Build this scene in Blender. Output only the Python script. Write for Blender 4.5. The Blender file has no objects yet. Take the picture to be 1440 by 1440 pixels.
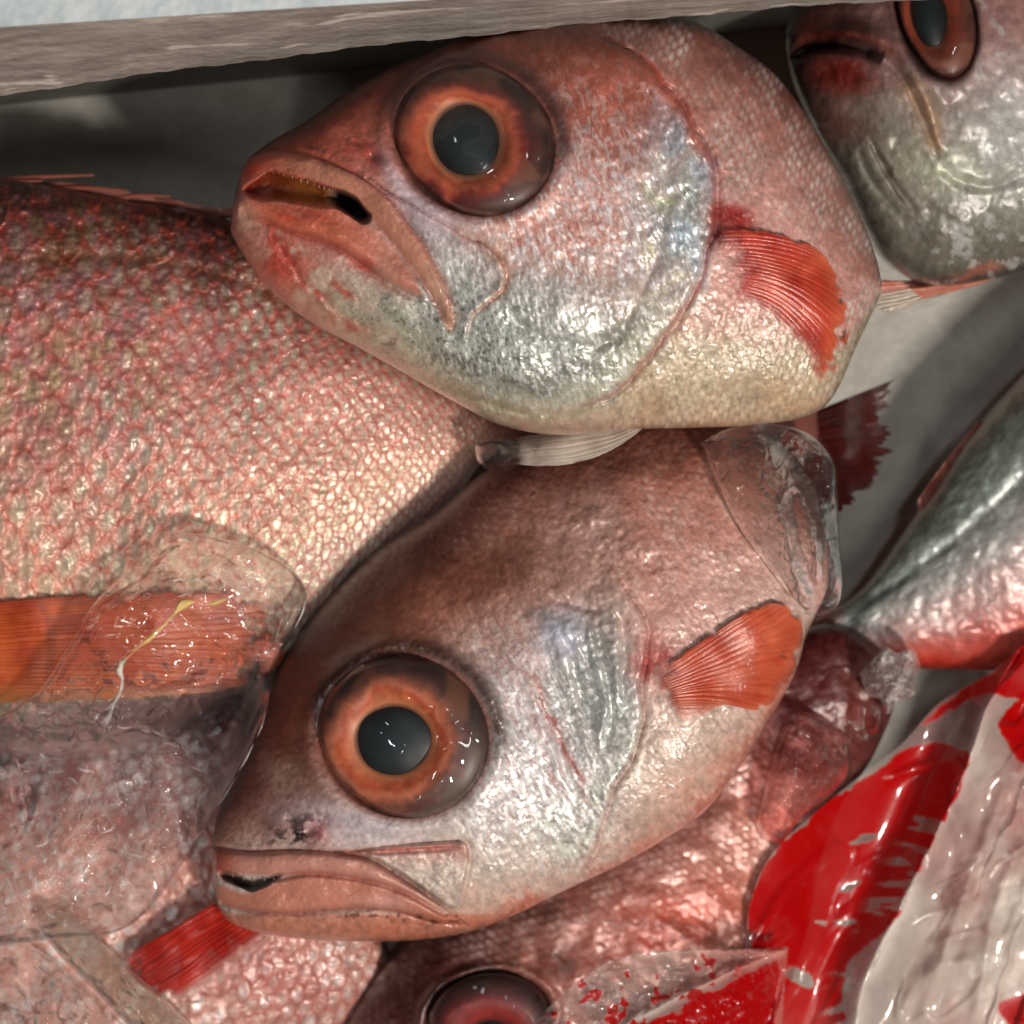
import bpy, math
import numpy as np

# ------------------------------------------------------------------ scale
# picture units: 1440 units across the frame at height 0; 6000 units = 1 metre; height is in the same units
U = 1.0 / 6000.0
DIST = 3000.0
W = 1440

# ------------------------------------------------------------------ camera, world, lamps, exposure
scene = bpy.context.scene
cam_data = bpy.data.cameras.new("camera")
cam = bpy.data.objects.new("camera", cam_data)
scene.collection.objects.link(cam)
cam.location = (0, 0, DIST * U)
cam_data.sensor_width = 36
cam_data.angle = 2 * math.atan(720.0 / DIST)
cam_data.clip_start = 0.01
cam_data.clip_end = 20
cam_data.dof.use_dof = True
cam_data.dof.focus_distance = (DIST - 210) * U
cam_data.dof.aperture_fstop = 13.0
scene.camera = cam

world = bpy.data.worlds.new("World")
scene.world = world
world.use_nodes = True
world.node_tree.nodes["Background"].inputs[0].default_value = (0.62, 0.66, 0.72, 1)
world.node_tree.nodes["Background"].inputs[1].default_value = 0.03


def area(name, loc, target, size, size_y, power, col):
    l = bpy.data.lights.new(name, "AREA")
    l.shape = "RECTANGLE"
    l.size, l.size_y = size, size_y
    l.energy = power
    l.color = col
    o = bpy.data.objects.new(name, l)
    scene.collection.objects.link(o)
    o.location = loc
    d = np.array(target) - np.array(loc)
    d = d / np.linalg.norm(d)
    import mathutils
    o.rotation_euler = mathutils.Vector(d).to_track_quat("-Z", "Y").to_euler()
    return o


area("stall_lamp", (0.34, -0.36, 0.72), (0.0, 0.0, 0.0), 0.06, 0.12, 5.9, (1.0, 0.93, 0.84))
area("overhead_fill", (0.10, 0.16, 1.25), (0.0, 0.0, 0.0), 0.03, 0.26, 1.15, (0.95, 0.98, 1.0))  # unseen fill added overhead for soft light and highlights
area("far_fill", (-0.12, -0.50, 1.05), (-0.04, 0.0, 0.0), 0.05, 0.40, 1.8, (1.0, 0.97, 0.92))  # second unseen fill, added to lift the left fish

area("eye_glint_lamp", (-0.22, 0.42, 0.95), (0.0, 0.0, 0.0), 0.025, 0.12, 0.35, (0.96, 0.98, 1.0))  # added unseen lamp, placed to reflect in the upper fish's eye

scene.view_settings.view_transform = "Standard"
scene.view_settings.look = "None"
scene.view_settings.gamma = 1
scene.view_settings.exposure = 0.0
scene.cycles.use_denoising = True
scene.cycles.max_bounces = 10
scene.cycles.transmission_bounces = 8
scene.cycles.transparent_max_bounces = 12
scene.cycles.caustics_refractive = True
scene.cycles.caustics_reflective = False
scene.cycles.sample_clamp_indirect = 4.0

# ------------------------------------------------------------------ numeric helpers


def sm(a, b, x):
    t = np.clip((x - a) / (b - a), 0, 1)
    return t * t * (3 - 2 * t)


def lin(c):
    c = np.asarray(c, float) / 255.0
    return np.where(c <= 0.04045, c / 12.92, ((c + 0.055) / 1.055) ** 2.4)


def _hash(ix, iy, seed):
    h = (ix.astype(np.int64) * 374761393 + iy.astype(np.int64) * 668265263 + seed * 1442695041) & 0xFFFFFFFF
    h = ((h ^ (h >> 13)) * 1274126177) & 0xFFFFFFFF
    h = ((h ^ (h >> 16)) * 2246822519) & 0xFFFFFFFF
    return ((h ^ (h >> 15)) & 0xFFFFFF).astype(float) / 0xFFFFFF


def vnoise(x, y, seed=0):
    ix, iy = np.floor(x), np.floor(y)
    fx, fy = x - ix, y - iy
    fx = fx * fx * fx * (fx * (fx * 6 - 15) + 10)
    fy = fy * fy * fy * (fy * (fy * 6 - 15) + 10)
    a, b = _hash(ix, iy, seed), _hash(ix + 1, iy, seed)
    c, d = _hash(ix, iy + 1, seed), _hash(ix + 1, iy + 1, seed)
    return (a * (1 - fx) + b * fx) * (1 - fy) + (c * (1 - fx) + d * fx) * fy


def fbm(x, y, s, seed=0, oct=4, rough=0.55):
    """noise about 0, range about -1..1, feature size s"""
    t, amp, tot = 0, 1.0, 0
    f = 1.0 / s
    ca, sa = math.cos(0.7), math.sin(0.7)
    for k in range(oct):
        t = t + amp * (vnoise(x * f, y * f, seed + 17 * k) * 2 - 1)
        tot += amp
        amp *= rough
        f *= 2.03
        x, y = x * ca - y * sa, x * sa + y * ca
    return t / tot * 1.6


def aniso(x, y, ang, sl, sw, seed=0, oct=3):
    """streaky noise: long side sl along ang (degrees, y down)"""
    a = math.radians(ang)
    u = x * math.cos(a) + y * math.sin(a)
    v = -x * math.sin(a) + y * math.cos(a)
    return fbm(u / sl, v / sw, 1.0, seed, oct)


def blob(X, Y, cx, cy, rx, ry, rot=0, p=1.0):
    a = math.radians(rot)
    u = ((X - cx) * math.cos(a) + (Y - cy) * math.sin(a)) / rx
    v = (-(X - cx) * math.sin(a) + (Y - cy) * math.cos(a)) / ry
    return np.exp(-((u * u + v * v) ** p))


def ell(X, Y, cx, cy, rx, ry, rot=0):
    a = math.radians(rot)
    u = ((X - cx) * math.cos(a) + (Y - cy) * math.sin(a)) / rx
    v = (-(X - cx) * math.sin(a) + (Y - cy) * math.cos(a)) / ry
    return np.sqrt(u * u + v * v)


def spline(pts, n):
    """Catmull-Rom through pts, n samples evenly spaced"""
    p = np.asarray(pts, float)
    if len(p) == 2:
        t = np.linspace(0, 1, n)[:, None]
        return p[0] * (1 - t) + p[1] * t
    q = np.vstack([2 * p[0] - p[1], p, 2 * p[-1] - p[-2]])
    out = []
    for i in range(1, len(q) - 2):
        t = np.linspace(0, 1, 24, endpoint=False)[:, None]
        a, b, c, d = q[i - 1], q[i], q[i + 1], q[i + 2]
        out.append(0.5 * (2 * b + (c - a) * t + (2 * a - 5 * b + 4 * c - d) * t ** 2 + (3 * b - a - 3 * c + d) * t ** 3))
    out.append(p[-1:])
    f = np.vstack(out)
    s = np.concatenate([[0], np.cumsum(np.linalg.norm(np.diff(f, axis=0), axis=1))])
    w = np.linspace(0, s[-1], n)
    return np.stack([np.interp(w, s, f[:, k]) for k in range(f.shape[1])], 1)


def seg_dist(X, Y, pts, smooth=True, closed=False):
    """distance to a polyline, signed side (>0 to the right of travel, y down), position 0..1 along it"""
    p = spline(pts, max(12, 4 * len(pts))) if smooth else np.asarray(pts, float)
    if closed:
        p = np.vstack([p, p[:1]])
    best = np.full(X.shape, 1e9)
    side = np.zeros(X.shape)
    tt = np.zeros(X.shape)
    n = len(p) - 1
    for i in range(n):
        ax, ay = p[i]
        dx, dy = p[i + 1] - p[i]
        L2 = dx * dx + dy * dy + 1e-9
        t = np.clip(((X - ax) * dx + (Y - ay) * dy) / L2, 0, 1)
        ex, ey = X - ax - t * dx, Y - ay - t * dy
        d = np.sqrt(ex * ex + ey * ey)
        m = d < best
        best = np.where(m, d, best)
        side = np.where(m, np.sign(dx * (Y - ay) - dy * (X - ax)), side)
        tt = np.where(m, (i + t) / n, tt)
    return best, side, tt


def stroke(X, Y, pts, w, taper=True):
    d, s, t = seg_dist(X, Y, pts)
    k = np.exp(-(d / w) ** 2)
    if taper:
        k = k * np.clip(np.minimum(t, 1 - t) * 6, 0, 1) ** 0.6
    return k


def inpoly(X, Y, pts, soft=6, smooth=True):
    """soft mask of a closed outline"""
    p = np.asarray(pts, float)
    if smooth:
        q = np.vstack([p[-2:], p, p[:2]])
        f = spline(q, 8 * len(q))
        # cut the doubled ends
        i0 = np.argmin(np.linalg.norm(f[: len(f) // 2] - p[0], axis=1))
        i1 = len(f) // 2 + np.argmin(np.linalg.norm(f[len(f) // 2:] - p[0], axis=1))
        p = f[i0:i1]
    inside = np.zeros(X.shape, bool)
    n = len(p)
    for i in range(n):
        x0, y0 = p[i]
        x1, y1 = p[(i + 1) % n]
        c = (y0 > Y) != (y1 > Y)
        inside ^= c & (X < (x1 - x0) * (Y - y0) / (y1 - y0 + 1e-12) + x0)
    d, _, _ = seg_dist(X, Y, p, smooth=False, closed=True)
    sd = np.where(inside, d, -d)
    return sm(-soft, soft, sd), sd


def mix(col, c, m):
    m = np.clip(m, 0, 1)[..., None]
    return col * (1 - m) + lin(c) * m


def ramp(x, stops):
    xs = [s[0] for s in stops]
    cs = np.array([lin(s[1]) for s in stops])
    return np.stack([np.interp(x, xs, cs[:, k]) for k in range(3)], -1)


def scales(u, v, seed=0, R=0.74, asp=1.0):
    """imbricate scales on a unit lattice, free edge towards +u: relief 0..1, edge distance 0..1, random id"""
    best = np.full(u.shape, 1e9)
    h = np.zeros(u.shape)
    e = np.zeros(u.shape)
    rid = np.zeros(u.shape)
    lv = np.zeros(u.shape)
    c0 = np.floor(u * 2)
    for dc in (-2, -1, 0, 1, 2):
        c = c0 + dc
        off = np.where(np.mod(c, 2) > 0.5, 0.5, 0.0)
        r0 = np.round(v - off)
        for dr in (-1, 0, 1):
            r = r0 + dr
            jx = (_hash(c, r, seed) - 0.5) * 0.14
            jy = (_hash(c, r, seed + 5) - 0.5) * 0.15
            cu, cv = c * 0.5 + jx, r + off + jy
            du, dv = u - cu, (v - cv) * asp
            d = np.sqrt(du * du + dv * dv) / R
            m = (d < 1) & (cu < best)
            best = np.where(m, cu, best)
            h = np.where(m, (du / R + 1) * 0.5, h)
            e = np.where(m, 1 - d, e)
            rid = np.where(m, _hash(c, r, seed + 9), rid)
            lv = np.where(m, dv / R, lv)
    return h, e, rid, lv


# ------------------------------------------------------------------ mesh helpers
def P(x, y, z):
    """a point of the place from its picture position and height"""
    k = (DIST - z) / DIST
    return np.stack(np.broadcast_arrays((x - 720) * k * U, (720 - y) * k * U, z * U), -1)


def link(o, parent=None):
    scene.collection.objects.link(o)
    if parent is not None:
        o.parent = parent
    return o


def mesh_obj(name, verts, faces, mat, parent=None, col=None, attrs=None, smooth=True):
    """faces: list of arrays (n,3) or (n,4)"""
    me = bpy.data.meshes.new(name)
    verts = np.ascontiguousarray(verts.reshape(-1, 3), dtype=np.float32)
    me.vertices.add(len(verts))
    me.vertices.foreach_set("co", verts.ravel())
    loops = np.concatenate([np.asarray(f).ravel() for f in faces]).astype(np.int32)
    tot = np.concatenate([np.full(len(f), np.asarray(f).shape[1]) for f in faces]).astype(np.int32)
    start = np.concatenate([[0], np.cumsum(tot)[:-1]]).astype(np.int32)
    me.loops.add(len(loops))
    me.loops.foreach_set("vertex_index", loops)
    me.polygons.add(len(tot))
    me.polygons.foreach_set("loop_start", start)
    me.polygons.foreach_set("loop_total", tot)
    me.polygons.foreach_set("use_smooth", np.full(len(tot), smooth))
    me.update(calc_edges=True)
    if col is not None:
        a = me.attributes.new("col", "FLOAT_COLOR", "POINT")
        c = np.ones((len(verts), 4), np.float32)
        c[:, :3] = np.clip(col.reshape(-1, 3), 0, 1)
        a.data.foreach_set("color", c.ravel())
    for k, v in (attrs or {}).items():
        a = me.attributes.new(k, "FLOAT", "POINT")
        a.data.foreach_set("value", np.ascontiguousarray(v.ravel(), dtype=np.float32))
    me.validate()
    me.materials.append(mat)
    o = bpy.data.objects.new(name, me)
    return link(o, parent)


def grid_faces(nr, nc, off=0, wrap=False, flip=False):
    i = np.arange(nr - 1)[:, None]
    j = np.arange(nc if wrap else nc - 1)[None, :]
    j2 = (j + 1) % nc
    a, b = i * nc + j, i * nc + j2
    c, d = (i + 1) * nc + j2, (i + 1) * nc + j
    f = np.stack(np.broadcast_arrays(a, d, c, b), -1).reshape(-1, 4) + off
    return f[:, ::-1] if flip else f


def root(name, label, cat, at=(0, 0, 0), group=None):
    o = bpy.data.objects.new(name, None)
    link(o)
    o.empty_display_size = 0.01
    o["label"] = label
    o["category"] = cat
    if group:
        o["group"] = group
    return o


ZN = 8  # height map cell
ZG = 220
zmap = np.full((ZG, ZG), -430.0)  # highest surface so far, over -160..1600


def zput(X, Y, Z):
    ix = np.clip(((X + 160) / ZN).astype(int), 0, ZG - 1).ravel()
    iy = np.clip(((Y + 160) / ZN).astype(int), 0, ZG - 1).ravel()
    np.maximum.at(zmap, (iy, ix), Z.ravel())


def zblur(n, src=None):
    z = (zmap if src is None else src).copy()
    for _ in range(n):
        p = np.pad(z, 1, mode="edge")
        z = (p[1:-1, 1:-1] * 2 + p[:-2, 1:-1] + p[2:, 1:-1] + p[1:-1, :-2] + p[1:-1, 2:]) / 6
    return z


def zat(X, Y, z):
    fx = np.clip((np.asarray(X, float) + 160) / ZN - 0.5, 0, ZG - 1.001)
    fy = np.clip((np.asarray(Y, float) + 160) / ZN - 0.5, 0, ZG - 1.001)
    ix, iy = fx.astype(int), fy.astype(int)
    tx, ty = fx - ix, fy - iy
    return (z[iy, ix] * (1 - tx) + z[iy, ix + 1] * tx) * (1 - ty) + (z[iy + 1, ix] * (1 - tx) + z[iy + 1, ix + 1] * tx) * ty


# ------------------------------------------------------------------ materials
def new_mat(name):
    m = bpy.data.materials.new(name)
    m.use_nodes = True
    nt = m.node_tree
    b = nt.nodes["Principled BSDF"]
    return m, nt, b


def nd(nt, t, **kw):
    n = nt.nodes.new(t)
    for k, v in kw.items():
        if k.startswith("i_"):
            n.inputs[k[2:].replace("_", " ")].default_value = v
        else:
            setattr(n, k, v)
    return n


def skin_material(name, bump=0.5, coat=0.9, sss=0.12, grain=1400, coat_rough=0.06):
    m, nt, b = new_mat(name)
    L = nt.links.new
    tc = nd(nt, "ShaderNodeTexCoord")
    ca = nd(nt, "ShaderNodeAttribute", attribute_name="col")
    ma = nd(nt, "ShaderNodeAttribute", attribute_name="met")
    ra = nd(nt, "ShaderNodeAttribute", attribute_name="rgh")
    n1 = nd(nt, "ShaderNodeTexNoise", i_Scale=grain, i_Detail=5.0, i_Roughness=0.65)
    n2 = nd(nt, "ShaderNodeTexNoise", i_Scale=grain * 3.1, i_Detail=3.0, i_Roughness=0.6)
    for n in (n1, n2):
        L(tc.outputs["Object"], n.inputs["Vector"])
    mr = nd(nt, "ShaderNodeMapRange")
    mr.inputs["From Min"].default_value, mr.inputs["From Max"].default_value = 0.3, 0.7
    mr.inputs["To Min"].default_value, mr.inputs["To Max"].default_value = 0.72, 1.22
    L(n2.outputs["Fac"], mr.inputs["Value"])
    mul = nd(nt, "ShaderNodeVectorMath", operation="SCALE")
    L(ca.outputs["Color"], mul.inputs[0])
    L(mr.outputs["Result"], mul.inputs["Scale"])
    L(mul.outputs["Vector"], b.inputs["Base Color"])
    mm = nd(nt, "ShaderNodeMath", operation="MULTIPLY")
    mm.inputs[1].default_value = 0.45
    L(ma.outputs["Fac"], mm.inputs[0])
    L(mm.outputs[0], b.inputs["Metallic"])
    L(ra.outputs["Fac"], b.inputs["Roughness"])
    b1 = nd(nt, "ShaderNodeBump", i_Strength=bump, i_Distance=0.00022)
    L(n1.outputs["Fac"], b1.inputs["Height"])
    L(b1.outputs["Normal"], b.inputs["Normal"])
    n3 = nd(nt, "ShaderNodeTexNoise", i_Scale=grain * 1.5, i_Detail=4.0, i_Roughness=0.6)
    L(tc.outputs["Object"], n3.inputs["Vector"])
    b2 = nd(nt, "ShaderNodeBump", i_Strength=bump * 1.7, i_Distance=0.00024)
    L(n3.outputs["Fac"], b2.inputs["Height"])
    L(b2.outputs["Normal"], b.inputs["Coat Normal"])
    b.inputs["Coat Weight"].default_value = coat
    b.inputs["Coat Roughness"].default_value = coat_rough
    b.inputs["Coat IOR"].default_value = 1.36
    b.inputs["Subsurface Weight"].default_value = sss
    b.inputs["Subsurface Radius"].default_value = (1.0, 0.35, 0.25)
    b.inputs["Subsurface Scale"].default_value = 0.0025
    return m


def simple_attr_material(name, rough=0.3, coat=1.0, coat_rough=0.05, sss=0.0, bump=0.0, bscale=900, coat_bump=0.0, bdist=0.0006, bdetail=4.0, alpha=None, trans=0.0):
    m, nt, b = new_mat(name)
    L = nt.links.new
    ca = nd(nt, "ShaderNodeAttribute", attribute_name="col")
    L(ca.outputs["Color"], b.inputs["Base Color"])
    b.inputs["Roughness"].default_value = rough
    b.inputs["Coat Weight"].default_value = coat
    b.inputs["Coat Roughness"].default_value = coat_rough
    b.inputs["Subsurface Weight"].default_value = sss
    b.inputs["Subsurface Radius"].default_value = (1.0, 0.35, 0.25)
    b.inputs["Subsurface Scale"].default_value = 0.003
    tc = nd(nt, "ShaderNodeTexCoord")
    if bump or coat_bump:
        n = nd(nt, "ShaderNodeTexNoise", i_Scale=bscale, i_Detail=bdetail)
        L(tc.outputs["Object"], n.inputs["Vector"])
        if bump:
            bp = nd(nt, "ShaderNodeBump", i_Strength=bump, i_Distance=0.0005)
            L(n.outputs["Fac"], bp.inputs["Height"])
            L(bp.outputs["Normal"], b.inputs["Normal"])
        if coat_bump:
            bp = nd(nt, "ShaderNodeBump", i_Strength=coat_bump, i_Distance=bdist)
            L(n.outputs["Fac"], bp.inputs["Height"])
            L(bp.outputs["Normal"], b.inputs["Coat Normal"])
    if alpha:
        aa = nd(nt, "ShaderNodeAttribute", attribute_name="alpha")
        L(aa.outputs["Fac"], b.inputs["Alpha"])
    return m


def facing(nt, bp, lo, hi):
    """mirror share of a clear skin: low when seen square on, high at a grazing angle"""
    L = nt.links.new
    lw = nd(nt, "ShaderNodeLayerWeight")
    lw.inputs["Blend"].default_value = 0.5
    if bp is not None:
        L(bp.outputs["Normal"], lw.inputs["Normal"])
    pw = nd(nt, "ShaderNodeMath", operation="POWER")
    L(lw.outputs["Facing"], pw.inputs[0])
    pw.inputs[1].default_value = 3.5
    mr = nd(nt, "ShaderNodeMapRange")
    mr.inputs["To Min"].default_value, mr.inputs["To Max"].default_value = lo, hi
    L(pw.outputs[0], mr.inputs["Value"])
    return mr


def cornea_material(name):
    m, nt, b = new_mat(name)
    L = nt.links.new
    tc = nd(nt, "ShaderNodeTexCoord")
    n = nd(nt, "ShaderNodeTexNoise", i_Scale=130.0, i_Detail=0.4)
    L(tc.outputs["Object"], n.inputs["Vector"])
    bp = nd(nt, "ShaderNodeBump", i_Strength=1.0, i_Distance=0.0034)
    L(n.outputs["Fac"], bp.inputs["Height"])
    fr = facing(nt, None, 0.035, 0.45)
    tr = nd(nt, "ShaderNodeBsdfTransparent")
    tr.inputs[0].default_value = (0.97, 0.95, 0.94, 1)
    gl = nd(nt, "ShaderNodeBsdfGlossy", i_Roughness=0.02)
    L(bp.outputs["Normal"], gl.inputs["Normal"])
    m1 = nd(nt, "ShaderNodeMixShader")
    L(fr.outputs[0], m1.inputs[0])
    L(tr.outputs[0], m1.inputs[1])
    L(gl.outputs[0], m1.inputs[2])
    df = nd(nt, "ShaderNodeBsdfDiffuse")
    df.inputs[0].default_value = (0.55, 0.5, 0.48, 1)
    m2 = nd(nt, "ShaderNodeMixShader")
    m2.inputs[0].default_value = 0.008
    L(m1.outputs[0], m2.inputs[1])
    L(df.outputs[0], m2.inputs[2])
    L(m2.outputs[0], nt.nodes["Material Output"].inputs["Surface"])
    return m


def ice_material(name, tint=(0.97, 0.98, 0.98), rough=0.03, milk=0.12, bump=0.25, bscale=500, clear=0.45):
    m, nt, b = new_mat(name)
    L = nt.links.new
    tc = nd(nt, "ShaderNodeTexCoord")
    n = nd(nt, "ShaderNodeTexNoise", i_Scale=bscale, i_Detail=5.0, i_Roughness=0.6)
    L(tc.outputs["Object"], n.inputs["Vector"])
    bp = nd(nt, "ShaderNodeBump", i_Strength=bump, i_Distance=0.0008)
    L(n.outputs["Fac"], bp.inputs["Height"])
    b.inputs["Base Color"].default_value = (*tint, 1)
    b.inputs["Transmission Weight"].default_value = 1.0
    b.inputs["IOR"].default_value = 1.31
    b.inputs["Roughness"].default_value = rough
    L(bp.outputs["Normal"], b.inputs["Normal"])
    # part of the light goes straight through, as in thin wet ice
    fr = facing(nt, bp, 0.045, 0.6)
    tr = nd(nt, "ShaderNodeBsdfTransparent")
    tr.inputs[0].default_value = (*tint, 1)
    gl = nd(nt, "ShaderNodeBsdfGlossy", i_Roughness=rough)
    L(bp.outputs["Normal"], gl.inputs["Normal"])
    m1 = nd(nt, "ShaderNodeMixShader")
    L(fr.outputs[0], m1.inputs[0])
    L(tr.outputs[0], m1.inputs[1])
    L(gl.outputs[0], m1.inputs[2])
    m2 = nd(nt, "ShaderNodeMixShader", )
    m2.inputs[0].default_value = clear
    L(b.outputs[0], m2.inputs[1])
    L(m1.outputs[0], m2.inputs[2])
    # milky clouds
    nm = nd(nt, "ShaderNodeTexNoise", i_Scale=bscale * 0.35, i_Detail=6.0, i_Roughness=0.65)
    L(tc.outputs["Object"], nm.inputs["Vector"])
    mr = nd(nt, "ShaderNodeMapRange")
    mr.inputs["From Min"].default_value, mr.inputs["From Max"].default_value = 0.45, 0.75
    mr.inputs["To Min"].default_value, mr.inputs["To Max"].default_value = milk * 0.15, milk * 2.2
    L(nm.outputs["Fac"], mr.inputs["Value"])
    df = nd(nt, "ShaderNodeBsdfDiffuse")
    df.inputs[0].default_value = (0.8, 0.74, 0.71, 1)
    m3 = nd(nt, "ShaderNodeMixShader")
    L(mr.outputs[0], m3.inputs[0])
    L(m2.outputs[0], m3.inputs[1])
    L(df.outputs[0], m3.inputs[2])
    L(m3.outputs[0], nt.nodes["Material Output"].inputs["Surface"])
    return m


def film_material(name, rough=0.12):
    """plastic film: attribute 'ink' is opaque print, attribute 'milk' the haze of the clear film"""
    m, nt, b = new_mat(name)
    L = nt.links.new
    tc = nd(nt, "ShaderNodeTexCoord")
    n = nd(nt, "ShaderNodeTexNoise", i_Scale=110, i_Detail=2.5, i_Roughness=0.45)
    L(tc.outputs["Object"], n.inputs["Vector"])
    bp = nd(nt, "ShaderNodeBump", i_Strength=0.35, i_Distance=0.001)
    L(n.outputs["Fac"], bp.inputs["Height"])
    ca = nd(nt, "ShaderNodeAttribute", attribute_name="col")
    al = nd(nt, "ShaderNodeAttribute", attribute_name="alpha")
    L(ca.outputs["Color"], b.inputs["Base Color"])
    b.inputs["Roughness"].default_value = 0.35
    b.inputs["Coat Weight"].default_value = 0.5
    b.inputs["Specular IOR Level"].default_value = 0.2
    b.inputs["Coat Roughness"].default_value = rough
    L(bp.outputs["Normal"], b.inputs["Coat Normal"])
    L(bp.outputs["Normal"], b.inputs["Normal"])
    fr = facing(nt, bp, 0.05, 0.6)
    tr = nd(nt, "ShaderNodeBsdfTransparent")
    tr.inputs[0].default_value = (0.95, 0.94, 0.94, 1)
    gl = nd(nt, "ShaderNodeBsdfGlossy", i_Roughness=rough)
    L(bp.outputs["Normal"], gl.inputs["Normal"])
    m1 = nd(nt, "ShaderNodeMixShader")
    L(fr.outputs[0], m1.inputs[0])
    L(tr.outputs[0], m1.inputs[1])
    L(gl.outputs[0], m1.inputs[2])
    m2 = nd(nt, "ShaderNodeMixShader")
    L(al.outputs["Fac"], m2.inputs[0])
    L(m1.outputs[0], m2.inputs[1])
    L(b.outputs[0], m2.inputs[2])
    L(m2.outputs[0], nt.nodes["Material Output"].inputs["Surface"])
    return m


def foam_material(name, color, dirt, stretch=(60, 900, 60)):
    m, nt, b = new_mat(name)
    L = nt.links.new
    tc = nd(nt, "ShaderNodeTexCoord")
    mp = nd(nt, "ShaderNodeMapping")
    mp.inputs["Scale"].default_value = stretch
    L(tc.outputs["Object"], mp.inputs["Vector"])
    n = nd(nt, "ShaderNodeTexNoise", i_Scale=1.0, i_Detail=6.0, i_Roughness=0.65)
    L(mp.outputs["Vector"], n.inputs["Vector"])
    cr = nd(nt, "ShaderNodeValToRGB")
    cr.color_ramp.elements[0].position = 0.34
    cr.color_ramp.elements[1].position = 0.66
    cr.color_ramp.elements[0].color = (*lin(dirt), 1)
    cr.color_ramp.elements[1].color = (*lin(color), 1)
    L(n.outputs["Fac"], cr.inputs["Fac"])
    L(cr.outputs["Color"], b.inputs["Base Color"])
    v = nd(nt, "ShaderNodeTexVoronoi", i_Scale=420.0)
    L(tc.outputs["Object"], v.inputs["Vector"])
    bp = nd(nt, "ShaderNodeBump", i_Strength=0.25, i_Distance=0.0008)
    L(v.outputs["Distance"], bp.inputs["Height"])
    L(bp.outputs["Normal"], b.inputs["Normal"])
    b.inputs["Roughness"].default_value = 0.55
    return m


MAT = {}
MAT["skin"] = skin_material("fish_skin", bump=0.2)
MAT["skin_far"] = skin_material("fish_skin_far", bump=0.28, grain=1300)
MAT["fin"] = simple_attr_material("fin_membrane", alpha=True, rough=0.4, coat=0.8, coat_rough=0.12, sss=0.1, bump=0.15, bscale=1500, coat_bump=0.35)
MAT["eye"] = simple_attr_material("eye_iris", rough=0.5, coat=0.15, coat_rough=0.3, sss=0.25)
MAT["pupil"] = simple_attr_material("eye_pupil", rough=0.5, coat=0.15, coat_rough=0.3)
MAT["cornea"] = cornea_material("eye_cornea")
MAT["tooth"] = simple_attr_material("tooth", rough=0.3)
MAT["ice"] = ice_material("clear_ice", milk=0.012, clear=0.42, bump=0.2)
MAT["ice_slab"] = ice_material("wet_ice", milk=0.012, bump=0.2, bscale=300, clear=0.5)
MAT["ice_pale"] = ice_material("pale_ice", tint=(0.98, 0.96, 0.9), milk=0.12, bump=0.2, bscale=300, clear=0.45)
MAT["ice_red"] = ice_material("red_tinted_ice", tint=(0.96, 0.62, 0.60), milk=0.03, bump=0.25, bscale=350, clear=0.5)
MAT["ice_frost"] = ice_material("frosty_ice", milk=0.5, bump=0.8, bscale=900, clear=0.4)
MAT["snow"] = simple_attr_material("crushed_ice", rough=0.35, coat=0.8, coat_rough=0.15, sss=0.5, bump=0.3, bscale=500)
MAT["film"] = film_material("printed_film", rough=0.07)
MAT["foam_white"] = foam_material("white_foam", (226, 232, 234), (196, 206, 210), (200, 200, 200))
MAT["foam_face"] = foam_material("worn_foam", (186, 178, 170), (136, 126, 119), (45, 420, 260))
_nt = MAT["foam_face"].node_tree
_b = _nt.nodes["Principled BSDF"]
_src = _b.inputs["Base Color"].links[0].from_socket
_tc = nd(_nt, "ShaderNodeTexCoord")
_mp = nd(_nt, "ShaderNodeMapping")
_mp.inputs["Scale"].default_value = (26, 330, 140)
_mp.inputs["Rotation"].default_value = (0, 0, 0.12)
_nt.links.new(_tc.outputs["Object"], _mp.inputs["Vector"])
_n = nd(_nt, "ShaderNodeTexNoise", i_Scale=1.0, i_Detail=3.0)
_nt.links.new(_mp.outputs["Vector"], _n.inputs["Vector"])
_mr = nd(_nt, "ShaderNodeMapRange")
_mr.inputs["From Min"].default_value, _mr.inputs["From Max"].default_value = 0.62, 0.67
_nt.links.new(_n.outputs["Fac"], _mr.inputs["Value"])
_mx = nd(_nt, "ShaderNodeMix", data_type="RGBA")
_nt.links.new(_mr.outputs["Result"], _mx.inputs["Factor"])
_nt.links.new(_src, _mx.inputs["A"])
_mx.inputs["B"].default_value = (*lin((222, 212, 202)), 1)
_nt.links.new(_mx.outputs["Result"], _b.inputs["Base Color"])
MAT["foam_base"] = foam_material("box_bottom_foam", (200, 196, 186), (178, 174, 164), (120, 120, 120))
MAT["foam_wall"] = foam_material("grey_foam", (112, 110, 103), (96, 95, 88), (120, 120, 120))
MAT["crack"] = simple_attr_material("ice_crack", rough=0.5, coat=0.3)


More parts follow.
